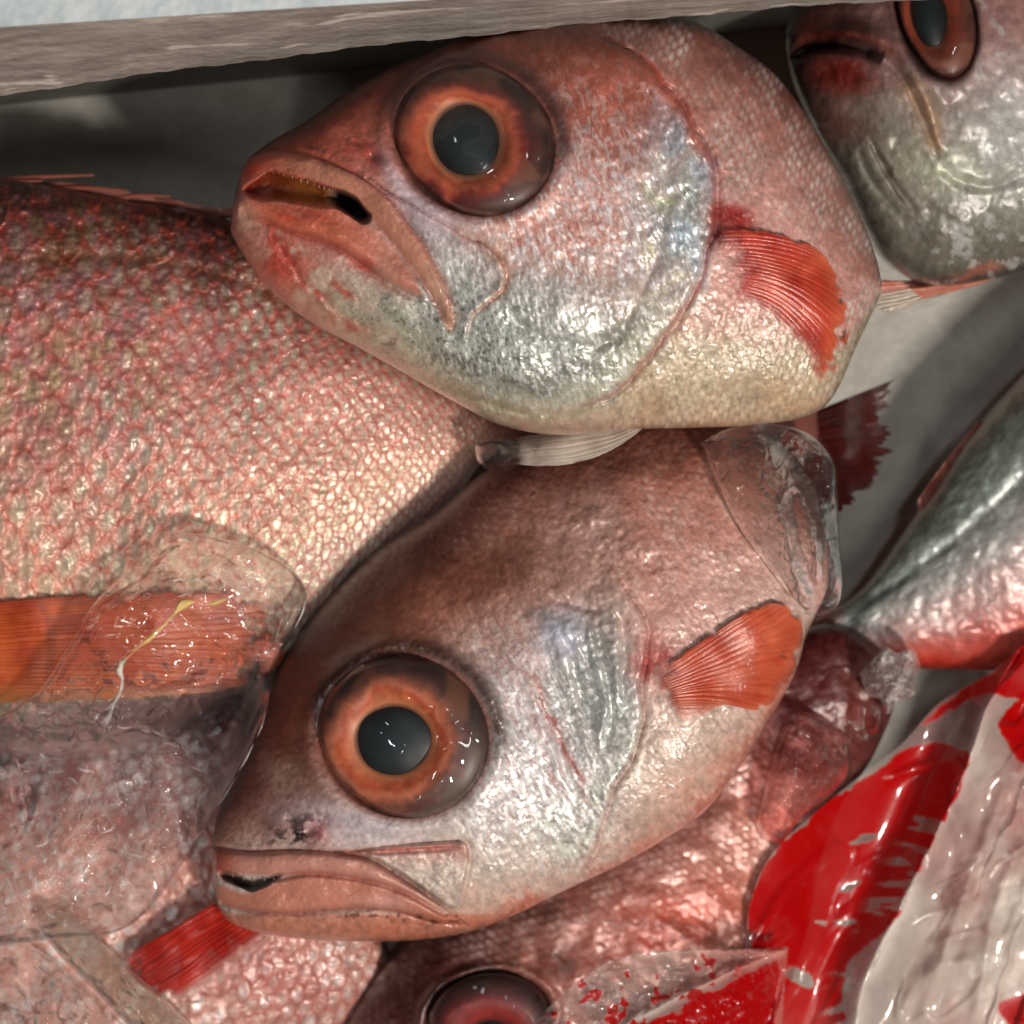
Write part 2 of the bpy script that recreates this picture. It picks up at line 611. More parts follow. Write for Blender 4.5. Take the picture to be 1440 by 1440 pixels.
# ------------------------------------------------------------------ fish builder
def fish_body(name, parent, rungs, nt, ns, zmid, hmax, wref, detail, paint, mat, power=0.8, profile=0.85, back=None):
    """closed body: rungs are (dorsal point, belly point) pairs along the fish; front and back halves share the rim"""
    r = np.array([list(a) + list(b) for a, b in rungs], float)
    s = spline(r, nt)
    # even out: spline measures 4-D length, which is fine
    phi = np.linspace(-math.pi / 2, math.pi / 2, ns)
    sv = np.sin(phi) * 0.5 + 0.5
    sv = 0.65 * sv + 0.35 * np.linspace(0, 1, ns)
    X = s[:, 0:1] * (1 - sv) + s[:, 2:3] * sv
    Y = s[:, 1:2] * (1 - sv) + s[:, 3:4] * sv
    wid = np.hypot(s[:, 0] - s[:, 2], s[:, 1] - s[:, 3])
    for _ in range(6):
        wid[1:-1] = (wid[:-2] + 2 * wid[1:-1] + wid[2:]) / 4
    half = hmax * (np.clip(wid, 0, None) / wref) ** power
    q = 2 * sv - 1
    prof = np.clip(1 - q * q, 0, 1) ** (0.5 * profile)
    Sv = np.broadcast_to(q, X.shape)
    T = np.broadcast_to(np.linspace(0, 1, nt)[:, None], X.shape)
    Z0 = half[:, None] * prof
    zm = zmid(X, Y)
    edge = np.clip(prof * 3, 0, 1) * np.ones_like(X) * np.clip(np.minimum(T, 1 - T) * 25, 0, 1)
    dz = detail(X, Y, Sv, T) * edge
    Zf = zm + Z0 + dz
    col, met, rgh = paint(X, Y, Sv, T)
    nb = 18
    qb = np.sin(np.linspace(-math.pi / 2, math.pi / 2, nb)) * 0.5 + 0.5
    nb_in = qb[1:-1]
    Xb = s[::3, 0:1] * (1 - nb_in) + s[::3, 2:3] * nb_in
    Yb = s[::3, 1:2] * (1 - nb_in) + s[::3, 3:4] * nb_in
    zmb = zmid(Xb, Yb)
    Zb = zmb - half[::3, None] * np.clip(1 - (2 * nb_in - 1) ** 2, 0, 1) ** 0.45 * (0.9 if back is None else back)
    V = P(X, Y, Zf).reshape(-1, 3)
    # back verts keep the front's lateral size (true thickness, not sheared)
    Vb = P(Xb, Yb, zmb)
    Vb[..., 2] = Zb * U
    Vb = Vb.reshape(-1, 3)
    off = len(V)
    nrb, ncb = Xb.shape
    F = [grid_faces(nt, ns)]
    F.append(grid_faces(nrb, ncb, off, flip=True))
    # join rim to back rows
    rim = []
    k = np.arange(nrb - 1)
    tri = []
    for j in (0, ns - 1):
        jb = 0 if j == 0 else ncb - 1
        a = (k * 3) * ns + j
        for step in range(3):
            p0 = (k * 3 + step) * ns + j
            p1 = (k * 3 + step + 1) * ns + j
            b0 = off + k * ncb + jb
            tri.append(np.stack([p0, p1, b0] if j == ns - 1 else [p1, p0, b0], 1))
        p3 = (k * 3 + 3) * ns + j
        b0, b1 = off + k * ncb + jb, off + (k + 1) * ncb + jb
        tri.append(np.stack([p3, b1, b0] if j == ns - 1 else [p3, b0, b1], 1))
    F.append(np.concatenate(tri))
    n2 = len(Vb)
    cb = np.concatenate([col.reshape(-1, 3), np.tile(lin((170, 120, 108)), (n2, 1))])
    o = mesh_obj(name, np.concatenate([V, Vb]), F, mat, parent, cb,
                 {"met": np.concatenate([met.ravel(), np.full(n2, 0.1)]), "rgh": np.concatenate([rgh.ravel(), np.full(n2, 0.4)])})
    zput(X, Y, Zf)
    # a height map of this fish alone, for its eye and fins
    zf = np.full((ZG, ZG), -999.0)
    ix = np.clip(((X + 160) / ZN).astype(int), 0, ZG - 1).ravel()
    iy = np.clip(((Y + 160) / ZN).astype(int), 0, ZG - 1).ravel()
    np.maximum.at(zf, (iy, ix), Zf.ravel())
    low = zf < -900
    zf[low] = np.median(zm)
    return o, zblur(2, zf)


def tail_stalk(name, parent, pts, radii, mat):
    """the hidden, narrowing rear of a fish that plunges between its neighbours (joined into the body later)"""
    p = spline([list(a) for a in pts], 24)
    rr = np.interp(np.linspace(0, 1, 24), np.linspace(0, 1, len(radii)), radii)
    a = np.linspace(0, 2 * math.pi, 24, endpoint=False)
    w = P(p[:, 0], p[:, 1], p[:, 2])
    t = np.gradient(w, axis=0)
    t /= np.linalg.norm(t, axis=1)[:, None]
    up = np.array([0.3, 0.9, 0.3])
    s1 = np.cross(t, up)
    s1 /= np.linalg.norm(s1, axis=1)[:, None]
    s2 = np.cross(t, s1)
    V = w[:, None] + (s1[:, None] * np.cos(a)[None, :, None] * 0.5 + s2[:, None] * np.sin(a)[None, :, None]) * rr[:, None, None] * U
    n = V.shape[0] * V.shape[1]
    return mesh_obj(name, V, [grid_faces(24, 24, 0, wrap=True)], mat, parent, np.tile(lin((120, 56, 46)), (n, 1)),
                    {"met": np.full(n, 0.1), "rgh": np.full(n, 0.4)})


def fish_eye(parent, zf, cx, cy, rx, ry, rot, iris, pupil, h, stops, seed, lift=0, tilt=(0, 0), dish=0.62, flat=0.10, flat_dir=-45):
    """eye: bulging ball with a painted iris; child pupil is the dark lens"""
    nr, na = 70, 160
    r = np.linspace(0, 1, nr) ** 0.9
    a = np.linspace(0, 2 * math.pi, na, endpoint=False)
    R, A = np.meshgrid(r, a, indexing="ij")
    c, s = math.cos(math.radians(rot)), math.sin(math.radians(rot))
    fl = 1 - flat * np.exp(-((np.mod(A - math.radians(flat_dir - rot), 2 * math.pi) - math.pi) / 0.62) ** 2)
    ux, uy = rx * R * fl * np.cos(A), ry * R * fl * np.sin(A)
    X = cx + ux * c - uy * s
    Y = cy + ux * s + uy * c
    # plane through the surrounding skin
    ring = np.linspace(0, 2 * math.pi, 40)
    qx = cx + 1.12 * (rx * np.cos(ring) * c - ry * np.sin(ring) * s)
    qy = cy + 1.12 * (rx * np.cos(ring) * s + ry * np.sin(ring) * c)
    A3 = np.stack([qx - cx, qy - cy, np.ones_like(qx)], 1)
    pl = np.linalg.lstsq(A3, zat(qx, qy, zf), rcond=None)[0]
    base = pl[0] * (X - cx) * 0.8 + pl[1] * (Y - cy) * 0.8 + pl[2] + lift + tilt[0] * (X - cx) + tilt[1] * (Y - cy)
    icx, icy, irx, iry, irot = iris
    ri0 = ell(X, Y, icx, icy, irx, iry, irot) + 0.07 * fbm(X, Y, 60, seed + 20, 2)
    dp = ell(X, Y, *pupil)
    tt_ = np.clip((dp - 1) / (np.clip(dp - 1, 0, 9) + np.clip(1 - ri0, 0, 9) + 1e-3), 0, 1)
    ri = np.where(ri0 > 1, ri0, np.where(dp < 1, 0.56 * dp, 0.56 + 0.44 * tt_))
    dome = h * np.clip(1 - R ** 2.6, 0, 1) ** 0.55
    dip = dish * h * sm(1.12, 0.35, ri)
    Z = base + dome - dip - 14 * sm(0.93, 1.0, R)
    ang = np.arctan2(Y - icy, X - icx)
    fib = (fbm(ang * 12, ri * 2.5, 1.0, seed, 3) * 0.05 + fbm(X, Y, 30, seed + 3, 3) * 0.08) * sm(0.58, 0.75, ri)
    col = ramp(ri + fib, stops)
    col = col * (1 + 0.22 * fbm(X, Y, 14, seed + 5, 3) * sm(0.55, 0.7, ri))[..., None]
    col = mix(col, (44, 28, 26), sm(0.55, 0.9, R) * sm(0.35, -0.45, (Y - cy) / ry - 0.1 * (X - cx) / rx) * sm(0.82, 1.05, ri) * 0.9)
    col = mix(col, (150, 96, 70), 0.4 * sm(0.1, 0.6, fbm(X, Y, 40, seed + 6, 2)) * sm(0.95, 1.2, ri))
    pcx, pcy, prx, pry, prot = pupil
    Zc = base + dome + 5 - 14 * sm(0.90, 1.0, R)
    o = mesh_obj("eye", P(X, Y, Z), [grid_faces(nr, na, 0, wrap=True)], MAT["eye"], parent, col)
    mesh_obj("cornea", P(X, Y, Zc), [grid_faces(nr, na, 0, wrap=True)], MAT["cornea"], o)
    # pupil lens
    r2 = np.linspace(0, 1, 40)
    R2, A2 = np.meshgrid(r2, np.linspace(0, 2 * math.pi, 96, endpoint=False), indexing="ij")
    c, s = math.cos(math.radians(prot)), math.sin(math.radians(prot))
    wob = 1 + 0.025 * np.sin(3 * A2 + seed) + 0.015 * np.sin(5 * A2 + 2)
    ux, uy = prx * R2 * wob * np.cos(A2), pry * R2 * wob * np.sin(A2)
    X2, Y2 = pcx + ux * c - uy * s, pcy + ux * s + uy * c
    rr = np.clip(np.hypot((X2 - cx) / rx, (Y2 - cy) / ry), 0, 1)
    b2 = pl[0] * (X2 - cx) * 0.8 + pl[1] * (Y2 - cy) * 0.8 + pl[2] + lift + tilt[0] * (X2 - cx) + tilt[1] * (Y2 - cy)
    Z2 = b2 + h * np.clip(1 - rr ** 2.6, 0, 1) ** 0.55 - dish * h + 10 * (1 - R2 ** 2) + 2 - 8 * sm(0.9, 1, R2)
    col2 = ramp(R2 + 0.1 * fbm(X2, Y2, 30, seed + 8, 2), [(0, (34, 48, 54)), (0.6, (28, 40, 45)), (0.9, (14, 19, 21)), (1, (34, 20, 16))])
    mesh_obj("pupil", P(X2, Y2, Z2), [grid_faces(40, 96, 0, wrap=True)], MAT["pupil"], o, col2)
    return o


def fin(name, parent, zf, base, tip, n_rays, col_a, col_b, lift=(4, 14), nu=90, nv=120, thick=3.0, rag=0.0, mid=None, seed=0, ray_amp=2.2, flat=None, rowmix=None, fade=(0.0, 0.0, 0.0, 0.0)):
    """fan of rays from a base curve to a tip curve, lying over the body"""
    B, Tt = spline(base, nv), spline(tip, nv)
    u = np.linspace(0, 1, nu)[:, None]
    v = np.linspace(0, 1, nv)[None, :]
    if mid is None:
        X = B[None, :, 0] * (1 - u) + Tt[None, :, 0] * u
        Y = B[None, :, 1] * (1 - u) + Tt[None, :, 1] * u
    else:
        M = spline(mid, nv)
        w0, w1, w2 = (1 - u) ** 2, 2 * u * (1 - u), u ** 2
        M2 = 2 * M - 0.5 * (B + Tt)
        X = B[None, :, 0] * w0 + M2[None, :, 0] * w1 + Tt[None, :, 0] * w2
        Y = B[None, :, 1] * w0 + M2[None, :, 1] * w1 + Tt[None, :, 1] * w2
    ph = v * n_rays + 0.5 * fbm(v * 400, u * 60, 60, seed, 2) + 0.3 * fbm(X, Y, 50, seed + 1, 2) * u
    ray = np.abs(np.sin(math.pi * ph)) * (1 - 0.5 * sm(0.45, 0.8, u)) + np.abs(np.sin(2 * math.pi * ph + 0.6)) * 0.5 * sm(0.45, 0.8, u)
    ray = ray * (0.6 + 0.5 * vnoise(ph, np.zeros_like(ph), seed + 15))
    if rag:
        jag = rag * (vnoise(ph * 2.0 + 0 * u, np.zeros_like(ph + u), seed + 4) - 0.5) + 0.5 * rag * ray
        X = X + (Tt[None, :, 0] - B[None, :, 0]) * jag * sm(0.6, 1, u)
        Y = Y + (Tt[None, :, 1] - B[None, :, 1]) * jag * sm(0.6, 1, u)
    Zs = zat(X, Y, zf) if flat is None else flat(X, Y)
    Z = Zs + lift[0] * (1 - u) + lift[1] * u + ray_amp * ray + 3 * fbm(X, Y, 70, seed + 2, 2)
    Z[:, 0] -= lift[1] * 0.5
    Z[:, -1] -= lift[1] * 0.5
    k = np.clip(0.2 + 0.55 * ray + 0.45 * fbm(X, Y, 34, seed + 6, 3) + 0.2 * aniso(u * 300, v * 400, 0, 90, 5, seed + 7), 0, 1)[..., None]
    col = lin(col_a) * (1 - k) + lin(col_b) * k
    if rowmix is not None:
        col = rowmix(col, X, Y, u + 0 * v, v + 0 * u)
    V = P(X, Y, Z).reshape(-1, 3)
    Vb = P(X, Y, Z - thick).reshape(-1, 3)
    n = nu * nv
    F = [grid_faces(nu, nv), grid_faces(nu, nv, n, flip=True)]
    ring = np.concatenate([np.arange(nv), np.arange(1, nu) * nv + nv - 1, (nu - 1) * nv + np.arange(nv - 2, -1, -1), np.arange(nu - 2, 0, -1) * nv])
    r2 = np.roll(ring, -1)
    F.append(np.stack([ring, r2, r2 + n, ring + n], 1))
    al = np.ones_like(X)
    uu, vv = u + 0 * v + 0.10 * fbm(X, Y, 20, seed + 11, 3), v + 0 * u + 0.05 * fbm(X, Y, 16, seed + 12, 3)
    for w_, k_ in zip(fade, (uu, 1 - uu, vv, 1 - vv)):
        if w_ > 0:
            al = al * sm(-0.02, w_, k_)
    al = al * np.clip(0.86 + 0.2 * fbm(X, Y, 30, seed + 13, 3), 0.5, 1)
    al2 = np.concatenate([al.ravel(), al.ravel()])
    o = mesh_obj(name, np.concatenate([V, Vb]), F, MAT["fin"], parent, np.concatenate([col.reshape(-1, 3)] * 2), {"alpha": al2})
    zput(X, Y, Z)
    return o


def teeth(parent, pts, n, length, dirv, zfun, seed=0, name="teeth"):
    p = spline(pts, n)
    V, F = [], []
    rng = np.random.RandomState(seed)
    for i in range(n):
        L = length * rng.uniform(0.35, 1.4)
        w = length * 0.22
        x, y = p[i][0] + rng.uniform(-3, 3), p[i][1]
        z = float(zfun(np.array([x]), np.array([y]))[0])
        k = len(V)
        tip = (x + dirv[0] * L, y + dirv[1] * L)
        for dx, dz in ((-w, 0), (w, 0), (0, w * 1.6), (0, -w)):
            V.append(P(x + dx, y, z + dz))
        V.append(P(tip[0] + rng.uniform(-1, 1), tip[1], z - 1))
        F += [(k, k + 2, k + 4), (k + 2, k + 1, k + 4), (k + 1, k + 3, k + 4), (k + 3, k, k + 4)]
    V = np.array(V)
    return mesh_obj(name, V, [np.array(F)], MAT["tooth"], parent, np.tile(lin((196, 150, 118)), (len(V), 1)))


FG = "red fish packed together in the foam box"
#--FISH--


# ================================================================== foam box (setting of the close-up)
def prism(name, outline_xyz, mat, parent, sub=None):
    """closed strip between rows of points: rows (n) of cross-sections (m,3) in picture units"""
    V = np.array([[P(*q) for q in row] for row in outline_xyz])
    nr, nc = V.shape[:2]
    F = [grid_faces(nr, nc, 0, wrap=True)]
    V2 = V.reshape(-1, 3)
    caps = []
    for r0 in (0, nr - 1):
        ring = np.arange(nc) + r0 * nc
        for k in range(1, nc - 1):
            caps.append((ring[0], ring[k], ring[k + 1]))
    F.append(np.array(caps))
    return mesh_obj(name, V2, F, mat, parent, smooth=False)


box = root("foam_box", "worn white foam box with grey inner wall that holds all the fish", "foam box")
rim_rows, wall_rows, lip_rows = [], [], []
for x in np.linspace(-260, 1760, 160):
    n = 1.2 * math.sin(x * 0.021) + 0.9 * math.sin(x * 0.083 + 1) + 0.6 * math.sin(x * 0.19)
    y_top = 35 - 0.064 * x          # inner edge of the white rim
    y_low = 136 - 0.150 * x + 0.000035 * x * x + n
    # rim: flat white top reaching away from the camera view
    rim_rows.append([(x, y_top + 3, 424), (x, y_top - 420, 424), (x, y_top - 420, 404), (x, y_top + 3, 404)])
    lip_rows.append([(x, y_top, 403), (x, (y_top * 2 + y_low) / 3 + 2, 330), (x, (y_top + 2 * y_low) / 3 + 2, 255), (x, y_low - 2, 180), (x, y_low - 8, 172), (x, y_low - 150, 172), (x, y_top - 300, 403)])
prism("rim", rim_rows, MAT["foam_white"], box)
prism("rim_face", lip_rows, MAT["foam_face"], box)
wall_rows = []
for x in np.linspace(-260, 1760, 40):
    yw = 96 - 0.10 * x
    wall_rows.append([(x, yw - 8, 171), (x, yw + 52, -436), (x, yw - 60, -436), (x, yw - 120, 171)])
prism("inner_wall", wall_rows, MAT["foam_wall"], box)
# bottom of the box: a gently dished sheet
gx, gy = np.meshgrid(np.linspace(-400, 1900, 90), np.linspace(-400, 1900, 90), indexing="ij")
gz = -436 + 6 * fbm(gx, gy, 300, 3, 3) - 10
V1 = P(gx, gy, gz).reshape(-1, 3)
mesh_obj("box_bottom", V1, [grid_faces(90, 90)], MAT["foam_base"], box)

# ================================================================== left fish (flank with large scales)
f3 = root("fish", "fish at left with large scales, its orange fin under the ice slab", "fish", group=FG)


def u3(X, Y):
    L0, k = 52.0, 0.060
    xx = X + 0.10 * (Y - 600)
    g = np.clip(1 - k * xx / L0, 0.14, 3)
    u = -np.log(g) / k
    ax = 640 + 0.02 * X
    v = (Y - ax) / (L0 * g)
    return u + 0.22 * fbm(X, Y, 190, 51, 2), v * 0.92 + 0.22 * fbm(X, Y, 180, 52, 2), L0 * g


def line3(X, Y):
    d, s, t = seg_dist(X, Y, [(-200, 372), (0, 366), (146, 361), (250, 370), (350, 400), (460, 455), (600, 540), (700, 590)])
    return d, s


def detail3(X, Y, S, T):
    u, v, L = u3(X, Y)
    h, e, rid, lv = scales(u, v, 3)
    fade = sm(1150, 980, Y)
    d, s = line3(X, Y)
    amp = np.clip(L * 0.23, 1.3, 10) * fade
    z = amp * (h ** 1.5 - 0.4) + amp * 0.35 * (rid - 0.5) - amp * 0.5 * np.exp(-(lv / 0.5) ** 2) * 0.3
    z += 0.05 * L * fbm(X, Y, 8, 41, 2) * fade + 0.05 * L * fbm(X, Y, 20, 43, 2) * fade
    z += 9 * fbm(X, Y, 160, 42, 2) - 5 * np.exp(-(d / 9) ** 2)
    return z


def paint3(X, Y, S, T):
    u, v, L = u3(X, Y)
    h, e, rid, lv = scales(u, v, 3)
    nz = fbm(X, Y, 60, 44, 3)
    fine = fbm(X, Y, 8, 45, 3)
    q = np.clip(S + 0.10 * nz, -1, 1)
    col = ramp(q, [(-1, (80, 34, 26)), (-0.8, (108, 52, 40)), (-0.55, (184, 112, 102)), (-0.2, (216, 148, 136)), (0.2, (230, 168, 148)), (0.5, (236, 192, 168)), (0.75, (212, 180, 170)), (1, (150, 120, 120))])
    # scale pockets: pale silvery heart of each scale, salmon-red margins
    hm = 0.75 + 0.4 * fbm(X, Y, 90, 47, 2)
    heart = np.exp(-((h - 0.80) / 0.13) ** 2) * np.exp(-(lv / 0.44) ** 2) * np.clip(hm, 0.1, 1.1)
    edge = sm(0.10, 0.0, e)
    base = np.clip(sm(0.68, 0.52, h + 0.25 * lv * lv) + 0.8 * sm(0.42, 0.6, np.abs(lv)), 0, 1)
    vis = sm(-0.95, -0.6, q)
    col = mix(col, (214, 200, 178), heart * (0.45 + 0.65 * rid) * vis * 1.0 + 0.22 * heart * fine)
    warm = sm(0.15, 0.55, q) * sm(1.0, 0.75, q)
    col = mix(col, (246, 222, 168), heart * warm * (0.3 + 0.4 * rid))
    up = blob(X, Y, 60, 480, 260, 180)
    col = mix(col, (200, 142, 160), up * (0.2 + 0.6 * fbm(X, Y, 22, 46, 3)) * 0.7)
    col = mix(col, (232, 190, 110), up * heart * sm(0.2, 0.6, fbm(X, Y, 70, 58, 2)) * 0.5)
    col = mix(col, (192, 80, 60), np.clip(base * 0.56 + edge * 0.25, 0, 1) * sm(1.0, 0.7, q) * (0.8 + 0.2 * fine))
    col = mix(col, (226, 96, 80), edge * sm(-0.1, 0.5, q) * 0.5)
    d, s = line3(X, Y)
    col = mix(col, (140, 84, 58), np.exp(-(d / 8) ** 2) * 0.6)
    col = mix(col, (92, 60, 62), blob(X, Y, 270, 1010, 240, 60, -8) * 0.9)
    col = mix(col, (168, 130, 130), sm(480, 700, X) * sm(0.1, 0.7, S) * 0.6)
    col = col * (1 + 0.16 * fine[..., None] + 0.1 * nz[..., None])
    met = np.clip(0.12 + 0.45 * heart + 0.1 * fine, 0, 0.6)
    rgh = np.clip(0.42 - 0.14 * heart + 0.1 * fine, 0.2, 0.7)
    return col, met, rgh


R3 = [((-240, 640), (-240, 660)), ((-225, 520), (-225, 800)), ((-180, 390), (-180, 930)), ((-90, 300), (-100, 1020)), ((0, 254), (0, 1055)), ((90, 264), (110, 1062)),
      ((180, 281), (215, 1040)), ((280, 298), (325, 985)), ((380, 330), (418, 905)), ((470, 380), (496, 828)), ((550, 445), (574, 768)), ((620, 515), (636, 712)),
      ((680, 562), (680, 650)), ((730, 590), (730, 628)), ((748, 606), (748, 612))]
b3, zf3 = fish_body("body", f3, R3, 660, 520, lambda X, Y: -150 + 0 * X, 190, 800, detail3, paint3, MAT["skin"])


def fin3(col, X, Y, u, v):
    col = mix(col, (150, 44, 14), sm(0.85, 1.0, 1 - v) * 0.5)
    col = mix(col, (226, 150, 90), sm(0.72, 1.0, v) * 0.75)
    col = mix(col, (120, 40, 20), (np.abs(u - 0.42) < 0.012) * 0.4)
    return col


zfin3 = zblur(10, np.maximum(zf3, -70))
fin("pectoral_fin", f3, zf3, [(-160, 862), (-160, 985)], [(330, 832), (385, 862), (398, 900), (392, 935), (330, 968), (280, 975)], 30, (170, 52, 20), (220, 104, 52),
    lift=(8, 12), flat=lambda X, Y: zat(X, Y, zfin3), nv=150, nu=80, mid=[(90, 838), (110, 868), (115, 905), (110, 940), (100, 972), (80, 988)], seed=5, rowmix=fin3, fade=(0, 0.06, 0.03, 0.08))
# dorsal spines folded flat against the back
for k, (x0, y0, x1, y1) in enumerate([(-60, 262, 132, 246), (60, 268, 178, 268), (-120, 268, 60, 254), (150, 282, 240, 276)]):
    pts = spline([(x0, y0), ((x0 + x1) / 2, (y0 + y1) / 2 - 4), (x1, y1)], 16)
    a = np.linspace(0, 2 * math.pi, 8, endpoint=False)
    rad = np.linspace(5.5, 1.8, 16)
    zc = np.linspace(-140, -118, 16)
    X = pts[:, 0:1] + 0 * a
    V = P(X, pts[:, 1:2] + rad[:, None] * np.cos(a), zc[:, None] + rad[:, None] * np.sin(a))
    mesh_obj("dorsal_spine", V, [grid_faces(16, 8, 0, wrap=True)], MAT["fin"], f3, np.tile(lin((150, 84, 70)), (128, 1)), {"alpha": np.ones(128)})
fin("dorsal_fin", f3, zf3, [(-100, 290), (60, 285), (300, 312)], [(-30, 252), (120, 262), (345, 300)], 12, (120, 50, 36), (150, 84, 64), flat=lambda X, Y: -150 + 0 * X, nv=60, nu=20, rag=0.2, seed=3)

# ================================================================== upper fish (head to the left, mouth open)
f1 = root("fish", "upper fish with open mouth and glossy red rimmed eye, below the box rim", "fish", group=FG)
E1 = (668, 199, 119, 106, 25)
MOUTH1 = [(345, 268), (362, 250), (382, 240), (420, 250), (455, 262), (478, 270), (500, 280), (518, 299), (511, 309), (490, 300), (471, 290), (455, 288), (428, 285), (397, 282), (372, 279)]
MAXTOP1 = [(350, 222), (392, 214), (436, 221), (487, 241), (533, 268), (572, 312), (600, 352), (625, 400), (637, 445), (634, 462)]
MAXLOW1 = [(518, 305), (553, 342), (588, 389), (612, 425), (632, 462)]
LIPLOW1 = [(342, 298), (378, 312), (420, 328), (470, 345), (510, 372), (550, 400), (585, 418)]
PRE1 = [(518, 249), (545, 270), (572, 284), (600, 302), (631, 319), (660, 336), (681, 343), (702, 362), (712, 386), (706, 408), (688, 424), (664, 446), (657, 474)]
OPE1 = [(880, 70), (902, 85), (949, 137), (987, 198), (1005, 245), (1006, 300), (1000, 335), (985, 390), (949, 453), (916, 500), (885, 535), (854, 557), (800, 580)]
FINB1 = [(1004, 332), (1008, 372), (1022, 416)]


def detail1(X, Y, S, T):
    Xw, Yw = X + 4 * fbm(X, Y, 40, 1, 2), Y + 4 * fbm(X, Y, 40, 2, 2)
    z = 7 * fbm(X, Y, 90, 3, 3)
    mo, msd = inpoly(Xw, Yw, MOUTH1, 5)
    z -= (26 + 50 * sm(455, 475, X)) * sm(-6, 16, msd) + (4 + 12 * sm(455, 475, X)) * mo
    dt, st, _ = seg_dist(X, Y, MAXTOP1)
    dl, sl, _ = seg_dist(X, Y, MAXLOW1)
    # upper jaw bone: a raised strap between its two edges
    z -= 5 * np.exp(-(dt / 6) ** 2)
    z += 10 * np.exp(-(dt / 20) ** 2) * (st > 0)
    z -= 6 * np.exp(-(dl / 6) ** 2)
    dj, sj, _ = seg_dist(X, Y, LIPLOW1)
    z += 12 * np.exp(-((dj - 14) / 16) ** 2) * (sj < 0) * (1 - mo)
    z -= 6 * np.exp(-(dj / 6) ** 2)
    dp, sp, _ = seg_dist(X, Y, PRE1)
    z += 7 * sm(20, 0, dp) * (sp > 0) * 1.0 - 6 * np.exp(-(dp / 3.5) ** 2)
    do, so, _ = seg_dist(Xw, Yw, OPE1)
    ks = sm(770, 880, X)
    z += (13 * np.exp(-(do / 46)) * (so > 0) - 8 * np.exp(-(do / 5) ** 2)) * ks
    # second gill cover ridge and folds
    z -= 5 * stroke(Xw, Yw, [(905, 120), (930, 190), (940, 260), (930, 340), (900, 420), (860, 480), (800, 520)], 8)
    z -= 6 * stroke(Xw, Yw, [(700, 440), (760, 475), (830, 490), (880, 470)], 9)
    z -= 6 * stroke(Xw, Yw, [(560, 520), (640, 548), (720, 575), (790, 585), (860, 560)], 7)
    z -= 5 * stroke(Xw, Yw, [(380, 330), (430, 400), (500, 450), (580, 490)], 6)
    # rumpled pearly patch of the cover
    pearl = blob(X, Y, 950, 280, 60, 140, 10, 1.5)
    z += pearl * (5 * fbm(X, Y, 26, 5, 3) + 3 * aniso(X, Y, 60, 40, 10, 6))
    # eye socket
    d = ell(X, Y, *E1)
    z += 9 * np.exp(-((d - 1.1) / 0.11) ** 2) - 24 * sm(0.98, 0.88, d)
    z += 12 * blob(X, Y, 600, 85, 110, 26, -24)
    # nostrils
    z -= 9 * blob(X, Y, 527, 221, 9, 7) + 7 * blob(X, Y, 505, 200, 12, 6, 20)
    # scales behind the cover and on the cheek
    a = math.radians(14)
    u = (X * math.cos(a) + Y * math.sin(a)) / 15
    v = (-X * math.sin(a) + Y * math.cos(a)) / 17
    h, e, rid, lv = scales(u + 0.2 * fbm(X, Y, 70, 8, 3), v + 0.2 * fbm(X, Y, 70, 9, 3), 11)
    region = np.clip((so < 0) * sm(4, 16, do) * sm(830, 890, X), 0, 1)
    z += region * (2.2 * (h - 0.4) + 1.0 * (rid - 0.5))
    cheek = sm(1.12, 1.3, d) * sm(560, 640, X) * (1 - region) * sm(-0.75, -0.35, S)
    z += cheek * (0.9 * aniso(X, Y, 78, 18, 5, 12) + 0.5 * fbm(X, Y, 11, 13, 3))
    z += 0.7 * fbm(X, Y, 6, 14, 2) * sm(-0.9, -0.5, S)
    return z


